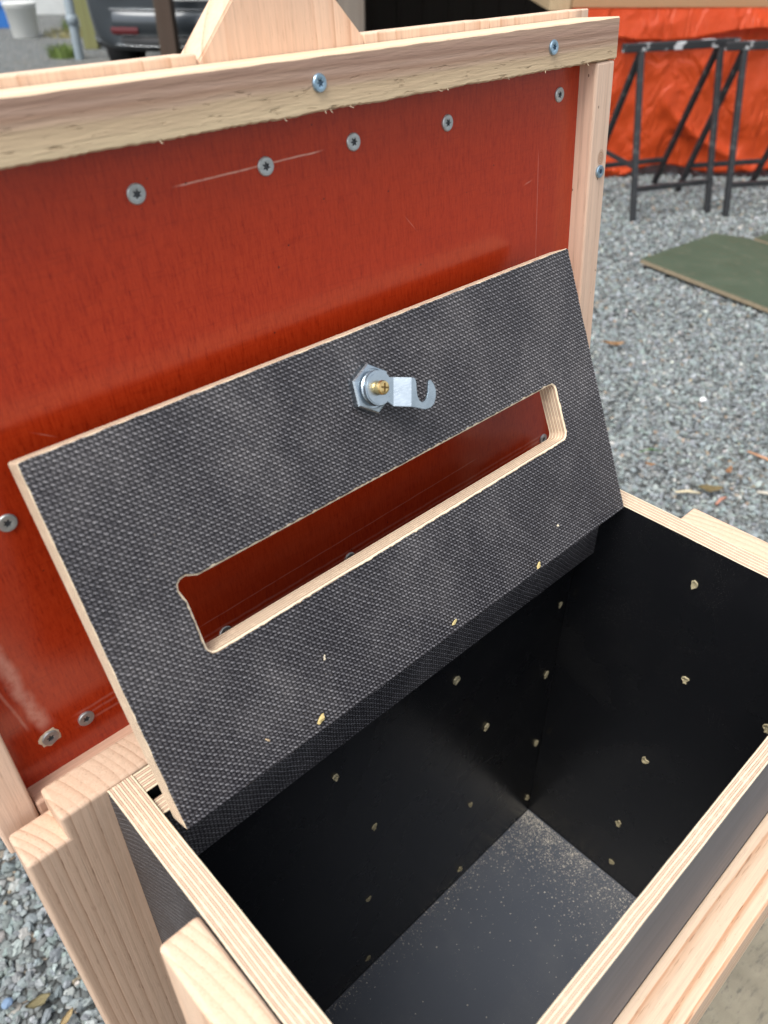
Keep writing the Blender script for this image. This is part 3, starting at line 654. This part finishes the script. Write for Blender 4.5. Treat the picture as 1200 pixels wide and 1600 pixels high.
# ------------------------------------------------------------------ worn slab by the box, green sheets on the gravel
def slab(name, corners, z0, z1, mats, label, cat, group=None):
    c = sum((Vector(p) for p in corners), Vector((0, 0, 0)))/len(corners); bm = bmesh.new()
    extrude_poly(bm, [(p[0]-c.x, p[1]-c.y, 0) for p in corners], (0, 0, z1-z0)); bmesh.ops.recalc_face_normals(bm, faces=bm.faces[:]); bm.normal_update()
    for f in bm.faces: f.material_index = 0 if abs(f.normal.z) > 0.9 or len(mats) == 1 else 1
    return prop(link(name, finish(bm, name), mats, None, (c.x, c.y, z0)), label, cat, group)
k = N('worn_slab'); v = k.co()
n1 = k.noise(v, 6, 5, 0.65); n2 = k.noise(k.map(v, rot=(0, 0, 0.8), scale=(1, 3.5, 1)), 45, 5, 0.7)
c = k.ramp(n1, [(0.3, (0.16, 0.14, 0.10)), (0.55, (0.27, 0.24, 0.175)), (0.75, (0.32, 0.30, 0.225))])
c = k.mix(k.math('MULTIPLY', k.sstep(n2, 0.52, 0.68), 0.75), c, (0.11, 0.10, 0.085)); k.bump(n2, 0.004, 0.6)
worn = k.out(c, 0.9)
slab('stone_slab', [G(0.27, 0.05), G(0.95, 0.05), G(0.95, 0.80), G(0.36, 0.62)], 0.0, 0.028, [worn], 'worn tan slab on the ground by the box front rail', 'slab')
k = N('green_sheet'); v = k.co()
c = k.mix(k.noise(v, 5, 5), (0.042, 0.064, 0.040), (0.070, 0.096, 0.062)); c = k.mix(k.math('MULTIPLY', k.sstep(k.noise(v, 22, 5, 0.7), 0.5, 0.75), 0.5), c, (0.12, 0.12, 0.085))
green = k.out(c, k.math('MULTIPLY_ADD', k.noise(v, 9), 0.3, 0.45))
tan = plain('sheet_edge', (0.25, 0.20, 0.13), 0.8, 0, 0.35, 40)
A_, B_, C_ = G(1.055, 3.235), G(1.47, 3.565), G(1.388, 2.714)
dv = (C_-A_); E1 = A_ + dv*2.0; E2 = B_ + dv*2.0
D_, D2 = G(1.592, 3.497), G(1.592, 3.497)
sheet = slab('green_sheet', [A_, E1, D_ + dv*1.66, D_, B_], 0.018, 0.034, [green, tan], 'dark green sheet with pale edge lying on gravel, nearer of the two', 'sheet', 'green sheets on the gravel')
nrm = (B_-A_).normalized()
slab('green_sheet', [D_+nrm*0.02+dv.normalized()*0.02, D_+nrm*0.02+dv.normalized()*1.0, D_+nrm*0.62+dv.normalized()*1.0, D_+nrm*0.30+dv.normalized()*0.02], 0.020, 0.036, [green, tan], 'dark green sheet behind the nearer sheet, at the right picture edge', 'sheet', 'green sheets on the gravel')

# leaves, twigs on the gravel
def leaf(name, p, ln, wd, rz, col, label, curl=0.5, seed=0):
    r_ = random.Random(seed); b = bmesh.new(); rows = []
    for i in range(8):
        t = i/7; hw = wd*math.sin(PI*min(0.97, t*0.93+0.05))**0.8*r_.uniform(0.75, 1.1); zc = curl*ln*(t-0.5)**2
        rows.append([b.verts.new((ln*(t-0.5), s_*hw, zc + abs(s_)*wd*0.35 + r_.uniform(0, 0.1)*wd)) for s_ in (-1, -0.5, 0, 0.5, 1)])
    for A, B in zip(rows, rows[1:]):
        for j in range(4): b.faces.new((A[j], A[j+1], B[j+1], B[j]))
    g = bmesh.ops.solidify(b, geom=b.faces[:], thickness=0.0006)
    return prop(link(name, finish(b, name, True), plain(name+'_%d%d' % (int(col[0]*100), int(col[1]*100)), col, 0.75, 0, 0.4, 60), None, p, (r_.uniform(-0.2, 0.2), r_.uniform(-0.15, 0.15), rz)), label, 'leaf' if 'leaf' in name else name.split('_')[-1])
leaf('fallen_leaf', G(0.815, 1.622, 0.016), 0.062, 0.013, YAW+0.0, (0.27, 0.21, 0.10), 'olive brown fallen leaf on gravel behind the right box leg', 0.3, 1)
leaf('fallen_leaf', G(0.888, 1.70, 0.016), 0.036, 0.008, YAW+0.9, (0.42, 0.23, 0.12), 'curled orange leaf on gravel, right of the olive brown leaf', 0.9, 2)
leaf('fallen_leaf', G(0.765, 2.46, 0.016), 0.075, 0.014, YAW+0.1, (0.38, 0.22, 0.10), 'rusty orange leaf on gravel beside the flap upper right edge', 0.4, 3)
leaf('fallen_leaf', G(0.695, 1.735, 0.015), 0.026, 0.008, YAW-0.3, (0.50, 0.25, 0.09), 'small tan orange leaf on gravel under the green grass blade', 0.6, 4)
leaf('fallen_leaf', G(-0.462, 0.4489, 0.014), 0.032, 0.009, YAW+0.6, (0.36, 0.31, 0.17), 'yellowish dead leaf on gravel at the bottom left corner', 0.4, 5)
leaf('fallen_leaf', G(-0.418, 0.430, 0.016), 0.026, 0.005, YAW+1.1, (0.55, 0.42, 0.22), 'pale tan dead leaf on gravel beside the back left post foot', 0.4, 6)
def twig(p, q, r_, col, label, name='twig'):
    c = (p+q)/2; b = bmesh.new(); mid = Vector((0, 0, 0.002)) + Vector((q-p).y*Vector((0, 0, 0))) if False else Vector((0.001, 0.002, 0.003))
    tube_bm(b, [p-c, mid, q-c], [r_*0.7, r_, r_*0.6], 6)
    return prop(link(name, finish(b, name, True), plain(name+'_%d' % int(col[0]*1000), col, 0.75, 0, 0.3, 60), None, c), label, name.replace('_', ' '))
twig(G(0.975, 1.80, 0.016), G(1.045, 1.715, 0.014), 0.0035, (0.50, 0.26, 0.14), 'orange brown twig on gravel at the right picture edge')
twig(G(0.725, 1.612, 0.016), G(0.785, 1.606, 0.017), 0.004, (0.58, 0.50, 0.34), 'pale straw twig on gravel left of the olive brown leaf')
twig(G(0.93, 1.612, 0.016), G(1.0, 1.58, 0.017), 0.005, (0.52, 0.48, 0.40), 'grey bleached twig on gravel beside the right box leg')
twig(G(0.845, 1.59, 0.016), G(0.81, 1.56, 0.016), 0.004, (0.48, 0.22, 0.15), 'reddish brown twig on gravel under the olive brown leaf')
b = bmesh.new()
for i in range(7):
    a = i*0.5; tube_bm(b, [(-0.03+0.004*i, 0.002*i, 0), (0, 0.003*math.sin(a), 0.008+0.002*math.cos(a)), (0.035-0.003*i, -0.004*math.cos(a), 0.004)], [0.0014, 0.0012, 0.0004], 5)
prop(link('grass_sprig', finish(b, 'grass_sprig', True), plain('grass_green', (0.07, 0.18, 0.04), 0.6, 0, 0.3, 60), None, G(0.714, 1.80, 0.014), (0, 0, YAW)), 'green grass blades flattened on gravel above the small tan leaf', 'grass')
def pebble(p, s, col, label, seed):
    Vp, Fp = ico(2); r_ = np.random.default_rng(seed); Vp = Vp*(1+r_.uniform(-0.12, 0.12, (len(Vp), 1)))*[s*1.2, s, s*0.7]
    me = bpy.data.meshes.new('pebble'); me.from_pydata(Vp.tolist(), [], Fp.tolist())
    return prop(link('pebble', me, plain('pebble_%d' % seed, col, 0.7, 0, 0.12, 40), None, p), label, 'pebble')
pebble(G(0.9495, 2.09, 0.012), 0.010, (0.75, 0.76, 0.76), 'bright white pebble on the gravel right of the flap', 1)
pebble(G(-0.505, 0.4489, 0.014), 0.0065, (0.16, 0.24, 0.36), 'bluish pebble on gravel at the bottom left corner', 2)

# ------------------------------------------------------------------ trestles, bench, tarp, shed
steel = N('black_steel'); v = steel.co()
n_ = steel.noise(v, 28, 5, 0.7)
steel = steel.out(steel.mix(steel.sstep(n_, 0.52, 0.7), (0.016, 0.017, 0.019), (0.085, 0.082, 0.08)), 0.5)
paintbar = N('paint_splashed_bar'); v = paintbar.co()
paintbar = paintbar.out(paintbar.mix(paintbar.sstep(paintbar.noise(paintbar.map(v, scale=(1, 0.3, 0.3)), 26, 3), 0.53, 0.57), (0.02, 0.02, 0.022), (0.55, 0.55, 0.55)), 0.6)
def beam(name, p, q, s, mat, parent):
    """square tube between two local points"""
    p, q = Vector(p), Vector(q); d = q-p; b = box_bm(-s/2, s/2, -s/2, s/2, 0, d.length, s*0.12, 1)
    o = link(name, finish(b, name), mat, parent, p); o.rotation_euler = d.to_track_quat('Z', 'Y').to_euler(); return o
def trestle(fl, fr, back, ht, label):
    """fl, fr: front feet on the ground; back: vector from a front foot to its rear foot"""
    t = empty('trestle', fl); prop(t, label, 'trestle', 'black steel trestles in front of the tarp')
    e = (fr-fl); up = Vector((0, 0, 1)); off = back*0.36
    topL, topR = off + up*ht, e + off + up*ht
    beam('top_bar', topL - e*0.22, topR + e*0.22, 0.034, paintbar, t)
    for f, tp in ((Vector((0, 0, 0)), topL), (e, topR)):
        g = 1 if f.length == 0 else -1; ex = e.normalized()*0.02*g
        beam('leg', f, f*1 + (tp-f)*0.985, 0.025, steel, t)
        beam('leg', f+back, f+back + (tp-f-back)*0.965 + ex*0.3, 0.025, steel, t)
        lerp = lambda a_, b_, s_: a_ + (b_-a_)*s_
        if f.length == 0 and fl is f1: beam('side_brace', lerp(f, tp, 0.33), lerp(f+back, tp, 0.33), 0.018, steel, t)
    lf = lambda f, tp: f + (tp-f)*0.2
    beam('lower_rail', lf(Vector((0, 0, 0)), topL), lf(e, topR), 0.022, steel, t)
    lb = lambda f, tp: f+back + (tp-f-back)*0.2
    beam('lower_rail', lb(Vector((0, 0, 0)), topL), lb(e, topR), 0.022, steel, t)
    return t
f1, f2 = G(1.175, 3.827), G(1.575, 3.975)
trestle(f1, f2, G(1.459, 4.506)-f2, 0.70, 'black steel folding trestle nearest the raised lid')
f3 = G(1.641, 3.903)
trestle(f3, f3 + (G(2.06, 4.0)-G(1.641, 3.903)), (G(1.544, 4.36)-f3), 0.70, 'black steel folding trestle at the right picture edge')

bench = empty('workbench', G(0.85, 4.72), (0, 0, YAW)); prop(bench, 'timber workbench with orange tarp hanging over its front', 'workbench')
wb = wood('bench_timber', 'X', (0.05, 0.02), 60, (0.40, 0.25, 0.13), (0.24, 0.13, 0.06), wob=0.01)
piece('bench_top', (0.09, 2.6, -0.03, 0.75, 0.785, 0.835), wb, bench, 0.003)
piece('end_block', (-0.02, 0.085, -0.02, 0.75, 0.780, 0.836), wood('bench_end_timber', 'Y', (0.05, 0.02), 90, (0.50, 0.37, 0.22), (0.32, 0.2, 0.1)), bench, 0.003)
for lx in (0.12, 2.45):
    for ly in (0.06, 0.66): piece('leg', (lx, lx+0.08, ly, ly+0.06, 0.0, 0.783), wb, bench, 0.003)
piece('front_rail', (0.0, 2.6, 0.02, 0.06, 0.69, 0.782), wb, bench, 0.003)
k = N('orange_tarp'); v = k.co()
wv = k.noise(v, 5, 5, 0.6); X, Y, Z = k.sep(v)
cw = k.math('MULTIPLY', k.math('SINE', k.math('MULTIPLY', X, 1500)), k.math('SINE', k.math('MULTIPLY', Z, 1500)))
c = k.mix(wv, (0.70, 0.078, 0.012), (0.82, 0.118, 0.024))
r1 = k.math('ABSOLUTE', k.math('SUBTRACT', k.noise(k.map(v, rot=(0, 0.6, 0), scale=(1, 1, 0.45)), 6, 3, 0.55, 0.6), 0.5)); r2 = k.noise(k.map(v, rot=(0, -0.5, 0), scale=(1, 1, 0.5)), 16, 4, 0.6)
k.bump(k.math('ADD', k.math('MULTIPLY', k.sstep(r1, 0.0, 0.12), 0.5), k.math('MULTIPLY', r2, 0.7)), 0.02, 0.7)
tarp_mat = k.out(c, 0.42, spec=0.5)
def tarp_sheet(name, u0, u1, w0, ztop, zbot, nu, nz, amp, seed, parent=None):
    b = bmesh.new(); rows = []
    for j in range(nz+1):
        r_ = []
        for i in range(nu+1):
            u = u0 + (u1-u0)*i/nu; t = j/nz; z0_ = zbot(u); z = ztop + (z0_-ztop)*t
            p = Vector((u*1.7, z*1.1, seed)); fold = mnoise.noise(p*1.6)*0.9 + mnoise.noise(Vector((u*5+z*2.2, z*3.2-u, seed+4)))*0.55 + mnoise.noise(Vector((u*11-z*4, z*9, seed+9)))*0.25
            rid = 1-abs(mnoise.noise(Vector((u*3.1+z*1.9, z*2.7-u*0.6, seed+2))))*2
            d = amp*(0.15+t**0.6)*(fold*0.7 + max(0, rid)**3*0.6)
            r_.append(b.verts.new((u, w0 - d - 0.03*t, z)))
        rows.append(r_)
    for A, B in zip(rows, rows[1:]):
        for i in range(nu): b.faces.new((A[i], A[i+1], B[i+1], B[i]))
    bmesh.ops.solidify(b, geom=b.faces[:], thickness=0.0012)
    me = finish(b, name, True)
    for v_ in me.vertices: v_.co = (v_.co.x, v_.co.y, v_.co.z)
    return me
tp = empty('orange_tarp', G(0, 0), (0, 0, YAW)); prop(tp, 'crumpled bright orange tarpaulin hanging behind the black trestles', 'tarp')
zb = lambda u: 0.035 + 0.05*mnoise.noise(Vector((u*2.3, 3.1, 0))) + 0.02*math.sin(u*9)
link('hanging_sheet', tarp_sheet('hanging_sheet', 0.93, 3.4, 4.66, 0.792, zb, 150, 60, 0.055, 1.3), tarp_mat, tp)
zb2 = lambda u: 0.675 + 0.035*(u-1.3) + 0.02*math.sin(u*7+1)
link('top_fold', tarp_sheet('top_fold', 0.93, 3.4, 4.635, 0.800, zb2, 150, 12, 0.02, 6.1), tarp_mat, tp)

# shed: dark open-fronted timber shed behind the bench
shed = empty('timber_shed', G(-0.4, 5.6), (0, 0, YAW)); prop(shed, 'dark open-fronted timber shed behind the lid and the tarp', 'shed')
dk = wood('dark_shed_timber', 'Z', (0.1, 0.05), 30, (0.06, 0.048, 0.036), (0.035, 0.026, 0.02), wob=0.01)
postm = wood('grey_post_timber', 'Z', (0.1, 0.02), 55, (0.26, 0.22, 0.18), (0.16, 0.125, 0.10), wob=0.01)
piece('roof', (-0.1, 6.0, -1.0, 5.6, 2.30, 2.36), dk, shed, 0.0)  # front overhang added out of view to shade the gravel near the trestles
for i in range(20):
    piece('back_board', (i*0.3-0.05, i*0.3+0.245, 5.40, 5.43, 0, 2.29), dk, shed, 0.004)
piece('back_wall', (-0.05, 5.9, 5.44, 5.48, 0, 2.29), dk, shed, 0.0)
for i in range(17):
    piece('side_board', (-0.06, -0.03, 0.35+i*0.3, 0.35+i*0.3+0.295, 0, 2.29), dk, shed, 0.004)
piece('left_wall', (-0.10, -0.065, 0.35, 5.4, 0, 2.29), dk, shed, 0.0)
piece('side_wall', (5.9, 5.95, 0.2, 5.4, 0, 2.29), dk, shed, 0.0)
piece('post', (0.10, 0.275, 0.38, 0.50, 0, 2.29), postm, shed, 0.006)
piece('post', (2.95, 3.07, 0.1, 0.22, 0, 2.29), postm, shed, 0.006)

# ------------------------------------------------------------------ left background: posts, pipe, panels, bucket, car
moss_and_lit = wood('mossy_and_lit_post', 'Z', (0.1, 0.02), 60, (0.23, 0.235, 0.10), (0.14, 0.13, 0.055), wob=0.01)  # mossy fence posts; also paints the carport post's left face as lit
brownp = wood('brown_post', 'Z', (0.1, 0.02), 60, (0.075, 0.05, 0.036), (0.05, 0.032, 0.022), wob=0.01)
def standing(name, u, w_, wd, dp, ht, mat, label, cat, facemat=None, group=None):
    o = piece(name, (-wd/2, wd/2, -dp/2, dp/2, 0, ht), mat, None, 0.006, facemat=facemat)
    o.location = G(u, w_, ht/2); o.rotation_euler = (0, 0, YAW); return prop(o, label, cat, group)
standing('carport_post', -1.69, 7.2, 0.13, 0.14, 2.3, [brownp, moss_and_lit], 'dark brown timber post with pale edge coloured as lit, before the car', 'post', facemat=lambda n: 1 if n[0] < -0.5 else 0)  # left face takes the paler wood to paint it as lit
standing('fence_post', -3.19, 10.0, 0.15, 0.12, 1.5, moss_and_lit, 'mossy green-brown timber post right of the grey pipe', 'post')
standing('fence_post', -4.36, 13.3, 0.15, 0.12, 1.5, moss_and_lit, 'far mossy post just right of the white bucket', 'post')
pipe = empty('downpipe', G(-3.09, 9.2)); prop(pipe, 'blue grey upright drain pipe at the upper left', 'pipe')
pm = plain('grey_plastic_pipe', (0.25, 0.30, 0.33), 0.45, 0, 0.15, 9)
b = bmesh.new(); lathe_bm(b, [(0.045, 0), (0.045, 2.2), (0.04, 2.2)], 20, 'Z'); link('pipe_run', finish(b, 'pipe_run', True), pm, pipe)
b = bmesh.new(); lathe_bm(b, [(0.046, 0.30), (0.056, 0.305), (0.056, 0.38), (0.046, 0.385)], 20, 'Z'); link('collar', finish(b, 'collar', True), pm, pipe)
wht = plain('white_panel', (0.55, 0.57, 0.56), 0.6, 0, 0.15, 4)
standing('fence_sheet', -5.35, 13.7, 1.7, 0.04, 1.4, wht, 'pale upright panel standing behind the white bucket', 'panel')
standing('fence_sheet', -4.02, 13.7, 0.55, 0.04, 1.4, wht, 'narrow pale panel between the far mossy post and the pipe', 'panel')
bk = empty('white_bucket', G(-4.30, 11.05)); prop(bk, 'white plastic bucket standing on the gravel at the upper left', 'bucket')
wm = plain('bucket_plastic', (0.62, 0.63, 0.60), 0.4, 0, 0.08, 6)
b = bmesh.new(); lathe_bm(b, [(0.145, 0.0), (0.150, 0.01), (0.178, 0.30), (0.186, 0.305), (0.188, 0.325), (0.182, 0.33), (0.172, 0.325), (0.145, 0.02)], 36, 'Z'); link('tub', finish(b, 'tub', True), wm, bk)
b = bmesh.new(); lathe_bm(b, [(0.184, 0.331), (0.194, 0.333), (0.194, 0.350), (0.18, 0.354), (0.03, 0.356)], 36, 'Z'); link('bucket_lid', finish(b, 'bucket_lid', True), wm, bk)
b = bmesh.new(); tube_bm(b, [(0.19*math.cos(a), 0.19*math.sin(a)*0.35-0.13*math.sin(a), 0.29-0.10*math.sin(a)) for a in [PI*i/12 for i in range(13)]], 0.004, 6); link('handle', finish(b, 'handle', True), zinc, bk)
# blue crate at the far left
cr = empty('blue_crate', G(-5.15, 12.2), (0, 0, YAW)); prop(cr, 'blue plastic crate at the left picture edge behind the bucket', 'crate')
bp = plain('blue_plastic', (0.02, 0.14, 0.45), 0.45, 0, 0.1, 6)
piece('crate_floor', (-0.3, 0.3, -0.2, 0.2, 0.0, 0.02), bp, cr, 0.002)
for yy in (-0.2, 0.185): piece('crate_side', (-0.3, 0.3, yy, yy+0.015, 0.021, 0.26), bp, cr, 0.002)
for xx in (-0.3, 0.285): piece('crate_end', (xx, xx+0.015, -0.184, 0.184, 0.021, 0.26), bp, cr, 0.002)
piece('crate_rim', (-0.315, 0.315, -0.215, -0.2005, 0.235, 0.27), bp, cr, 0.002)
# grass tufts
def tuft(p, n, h, sp, label, seed, col=(0.10, 0.17, 0.035)):
    r_ = random.Random(seed); b = bmesh.new()
    for _ in range(n):
        a = r_.uniform(0, 2*PI); d = sp*math.sqrt(r_.random()); x, y = d*math.cos(a), d*math.sin(a); hh = h*r_.uniform(0.4, 1); lx, ly = r_.gauss(0, 0.4)*hh, r_.gauss(0, 0.4)*hh; q = Vector((math.cos(a+1.5), math.sin(a+1.5), 0))*0.006
        v0, v1 = b.verts.new(Vector((x, y, 0))-q), b.verts.new(Vector((x, y, 0))+q); v2, v3 = b.verts.new(Vector((x+lx*0.4, y+ly*0.4, hh*0.6))+q*0.8), b.verts.new(Vector((x+lx*0.4, y+ly*0.4, hh*0.6))-q*0.8); v4 = b.verts.new((x+lx, y+ly, hh))
        b.faces.new((v0, v1, v2, v3)); b.faces.new((v3, v2, v4))
    return prop(link('grass_tuft', finish(b, 'grass_tuft'), plain('tuft_%d' % seed, col, 0.7, 0, 0.4, 5), None, p), label, 'grass', kind='stuff')
tuft(G(-3.30, 9.35), 260, 0.14, 0.16, 'green grass tuft at the foot of the drain pipe', 1, (0.13, 0.19, 0.04))
tuft(G(-3.75, 11.3), 420, 0.08, 0.45, 'dry yellowish grass patch right of the white bucket', 2, (0.24, 0.22, 0.09))
tuft(G(-3.95, 11.6), 160, 0.16, 0.10, 'green grass tuft touching the white bucket', 3, (0.12, 0.17, 0.05))

# ---- the car: rear towards us. local x across, y forward (away from us), z up
car = empty('parked_car', G(-1.56, 7.62), (0, 0, YAW)); prop(car, 'dark grey hatchback parked with its rear towards the yard', 'car')
paint = N('car_paint'); paint.b.inputs['Coat Weight'].default_value = 0.8; paint = paint.out((0.05, 0.06, 0.07), 0.32, 0.5)
plast = plain('car_black_plastic', (0.02, 0.021, 0.023), 0.5, 0, 0.1)
chrome = plain('car_bright_trim', (0.55, 0.58, 0.60), 0.25, 0.9, 0.05)
glass = N('car_glass').out((0.012, 0.014, 0.016), 0.06, 0.0, 0.6)
redl = N('car_red_lens').out((0.09, 0.006, 0.008), 0.3, 0.0)
tyre = plain('car_tyre', (0.015, 0.015, 0.016), 0.85, 0, 0.2)
alloy = plain('car_alloy', (0.45, 0.46, 0.47), 0.35, 0.9, 0.05)
# side stations along y: (y, z_low, z_belt, z_top, half width low, half width belt, half width top)
st = [(0.16, 0.34, 0.78, 0.80, 0.60, 0.62, 0.60), (0.02, 0.30, 0.90, 0.94, 0.74, 0.76, 0.70), (0.0, 0.30, 0.70, 0.72, 0.70, 0.72, 0.70)]
def body_section(y, zl, zb_, zt, wl, wb_, wt):
    half = [(0.0, zl), (wl*0.85, zl), (wl, zl+0.06), (wb_*1.0, zl+0.25), (wb_*1.015, (zl+zb_)/2+0.08), (wb_, zb_), (wb_*0.97, zb_+0.02), (wt, zt-0.05), (wt*0.85, zt), (0.0, zt+0.015)]
    return [(x, y, z) for x, z in half] + [(-x, y, z) for x, z in half[-2:0:-1]]
S = [(0.02, 0.30, 0.66, 0.74, 0.55, 0.60, 0.55), (-0.04, 0.27, 0.78, 0.86, 0.76, 0.80, 0.70), (0.06, 0.25, 0.92, 1.02, 0.86, 0.88, 0.72), (0.25, 0.24, 0.95, 1.36, 0.88, 0.90, 0.62), (0.60, 0.22, 0.96, 1.47, 0.89, 0.905, 0.60), (1.6, 0.20, 0.95, 1.50, 0.89, 0.905, 0.60), (2.4, 0.20, 0.94, 1.44, 0.89, 0.905, 0.60), (3.1, 0.21, 0.93, 1.02, 0.89, 0.90, 0.66), (3.9, 0.23, 0.80, 0.86, 0.86, 0.87, 0.70), (4.2, 0.28, 0.62, 0.68, 0.70, 0.72, 0.60)]
b = bmesh.new(); rings = [[b.verts.new(p) for p in body_section(*s_)] for s_ in S]
for A, B in zip(rings, rings[1:]):
    for i in range(len(A)): b.faces.new((A[i], A[(i+1) % len(A)], B[(i+1) % len(A)], B[i]))
b.faces.new(rings[0][::-1]); b.faces.new(rings[-1])
body = link('body', finish(b, 'body', True), paint, car)
md = body.modifiers.new('sub', 'SUBSURF'); md.levels = md.render_levels = 2
# bumper: black lower apron with bright lower trim that sweeps up at the corners
def apron(z0, z1, out_, mat, name, lift):
    b = bmesh.new(); rows = []
    for i in range(41):
        t = -1 + i/20; x = 0.90*math.sin(t*PI/2*0.98); y = -0.055 - out_ + 0.30*(1-math.cos(t*PI/2*0.98))**1.6; l = lift*abs(t)**2.2
        rows.append([b.verts.new((x, y+dy, z+l)) for dy, z in ((0.05, z0), (0.0, z0+0.012), (-0.006, (z0+z1)/2), (0.0, z1-0.012), (0.05, z1))])
    for A, B in zip(rows, rows[1:]):
        for j in range(4): b.faces.new((A[j], A[j+1], B[j+1], B[j]))
    return link(name, finish(b, name, True), mat, car)
apron(0.36, 0.56, 0.0, paint, 'bumper', 0.02); apron(0.25, 0.38, -0.012, plast, 'lower_apron', 0.05); apron(0.285, 0.305, 0.006, chrome, 'bumper_trim', 0.06); apron(0.545, 0.565, 0.004, chrome, 'bumper_step', 0.02)
def on_bumper(name, xa, xb, za, zb_, mat, out_=0.012):
    b = bmesh.new(); rows = []
    for i in range(9):
        x = xa + (xb-xa)*i/8; t = math.asin(max(-1, min(1, x/0.90)))/(PI/2*0.98); y = -0.055 - out_ + 0.30*(1-math.cos(t*PI/2*0.98))**1.6
        rows.append([b.verts.new((x, y, za)), b.verts.new((x, y-0.006, (za+zb_)/2)), b.verts.new((x, y, zb_)), b.verts.new((x, y+0.03, zb_)), b.verts.new((x, y+0.03, za))])
    for A, B in zip(rows, rows[1:]):
        for j in range(5): b.faces.new((A[j], A[(j+1) % 5], B[(j+1) % 5], B[j]))
    b.faces.new(rows[0]); b.faces.new(rows[-1][::-1])
    return link(name, finish(b, name), mat, car)
for s_ in (-1, 1):
    on_bumper('reflector', min(s_*0.46, s_*0.72), max(s_*0.46, s_*0.72), 0.385, 0.435, redl)
    piece('tail_light', (min(s_*0.60, s_*0.84), max(s_*0.60, s_*0.84), -0.02, 0.20, 0.78, 0.94), redl, car, 0.03, seg=3)
    for yy in (0.75, 3.35):
        wh = empty('wheel', (s_*0.80, yy, 0.315), (0, 0, 0), car)
        b = bmesh.new(); lathe_bm(b, [(0.19, -0.10), (0.29, -0.11), (0.315, -0.08), (0.315, 0.08), (0.29, 0.11), (0.20, 0.10), (0.19, 0.06)], 36, 'Z'); b.transform(Matrix.Rotation(s_*PI/2, 4, 'Y')); link('tyre', finish(b, 'tyre', True), tyre, wh)
        b = bmesh.new(); lathe_bm(b, [(0.21, 0.02), (0.21, 0.09), (0.19, 0.10), (0.06, 0.085), (0.05, 0.10)], 30, 'Z'); b.transform(Matrix.Rotation(s_*PI/2, 4, 'Y')); link('rim', finish(b, 'rim', True), alloy, wh)
piece('rear_window', (-0.52, 0.52, 0.155, 0.175, 1.02, 1.32), glass, car, 0.005)
piece('number_plate', (-0.26, 0.26, -0.085, -0.072, 0.62, 0.73), plain('plate_white', (0.7, 0.7, 0.68), 0.5, 0, 0.05), car, 0.003)
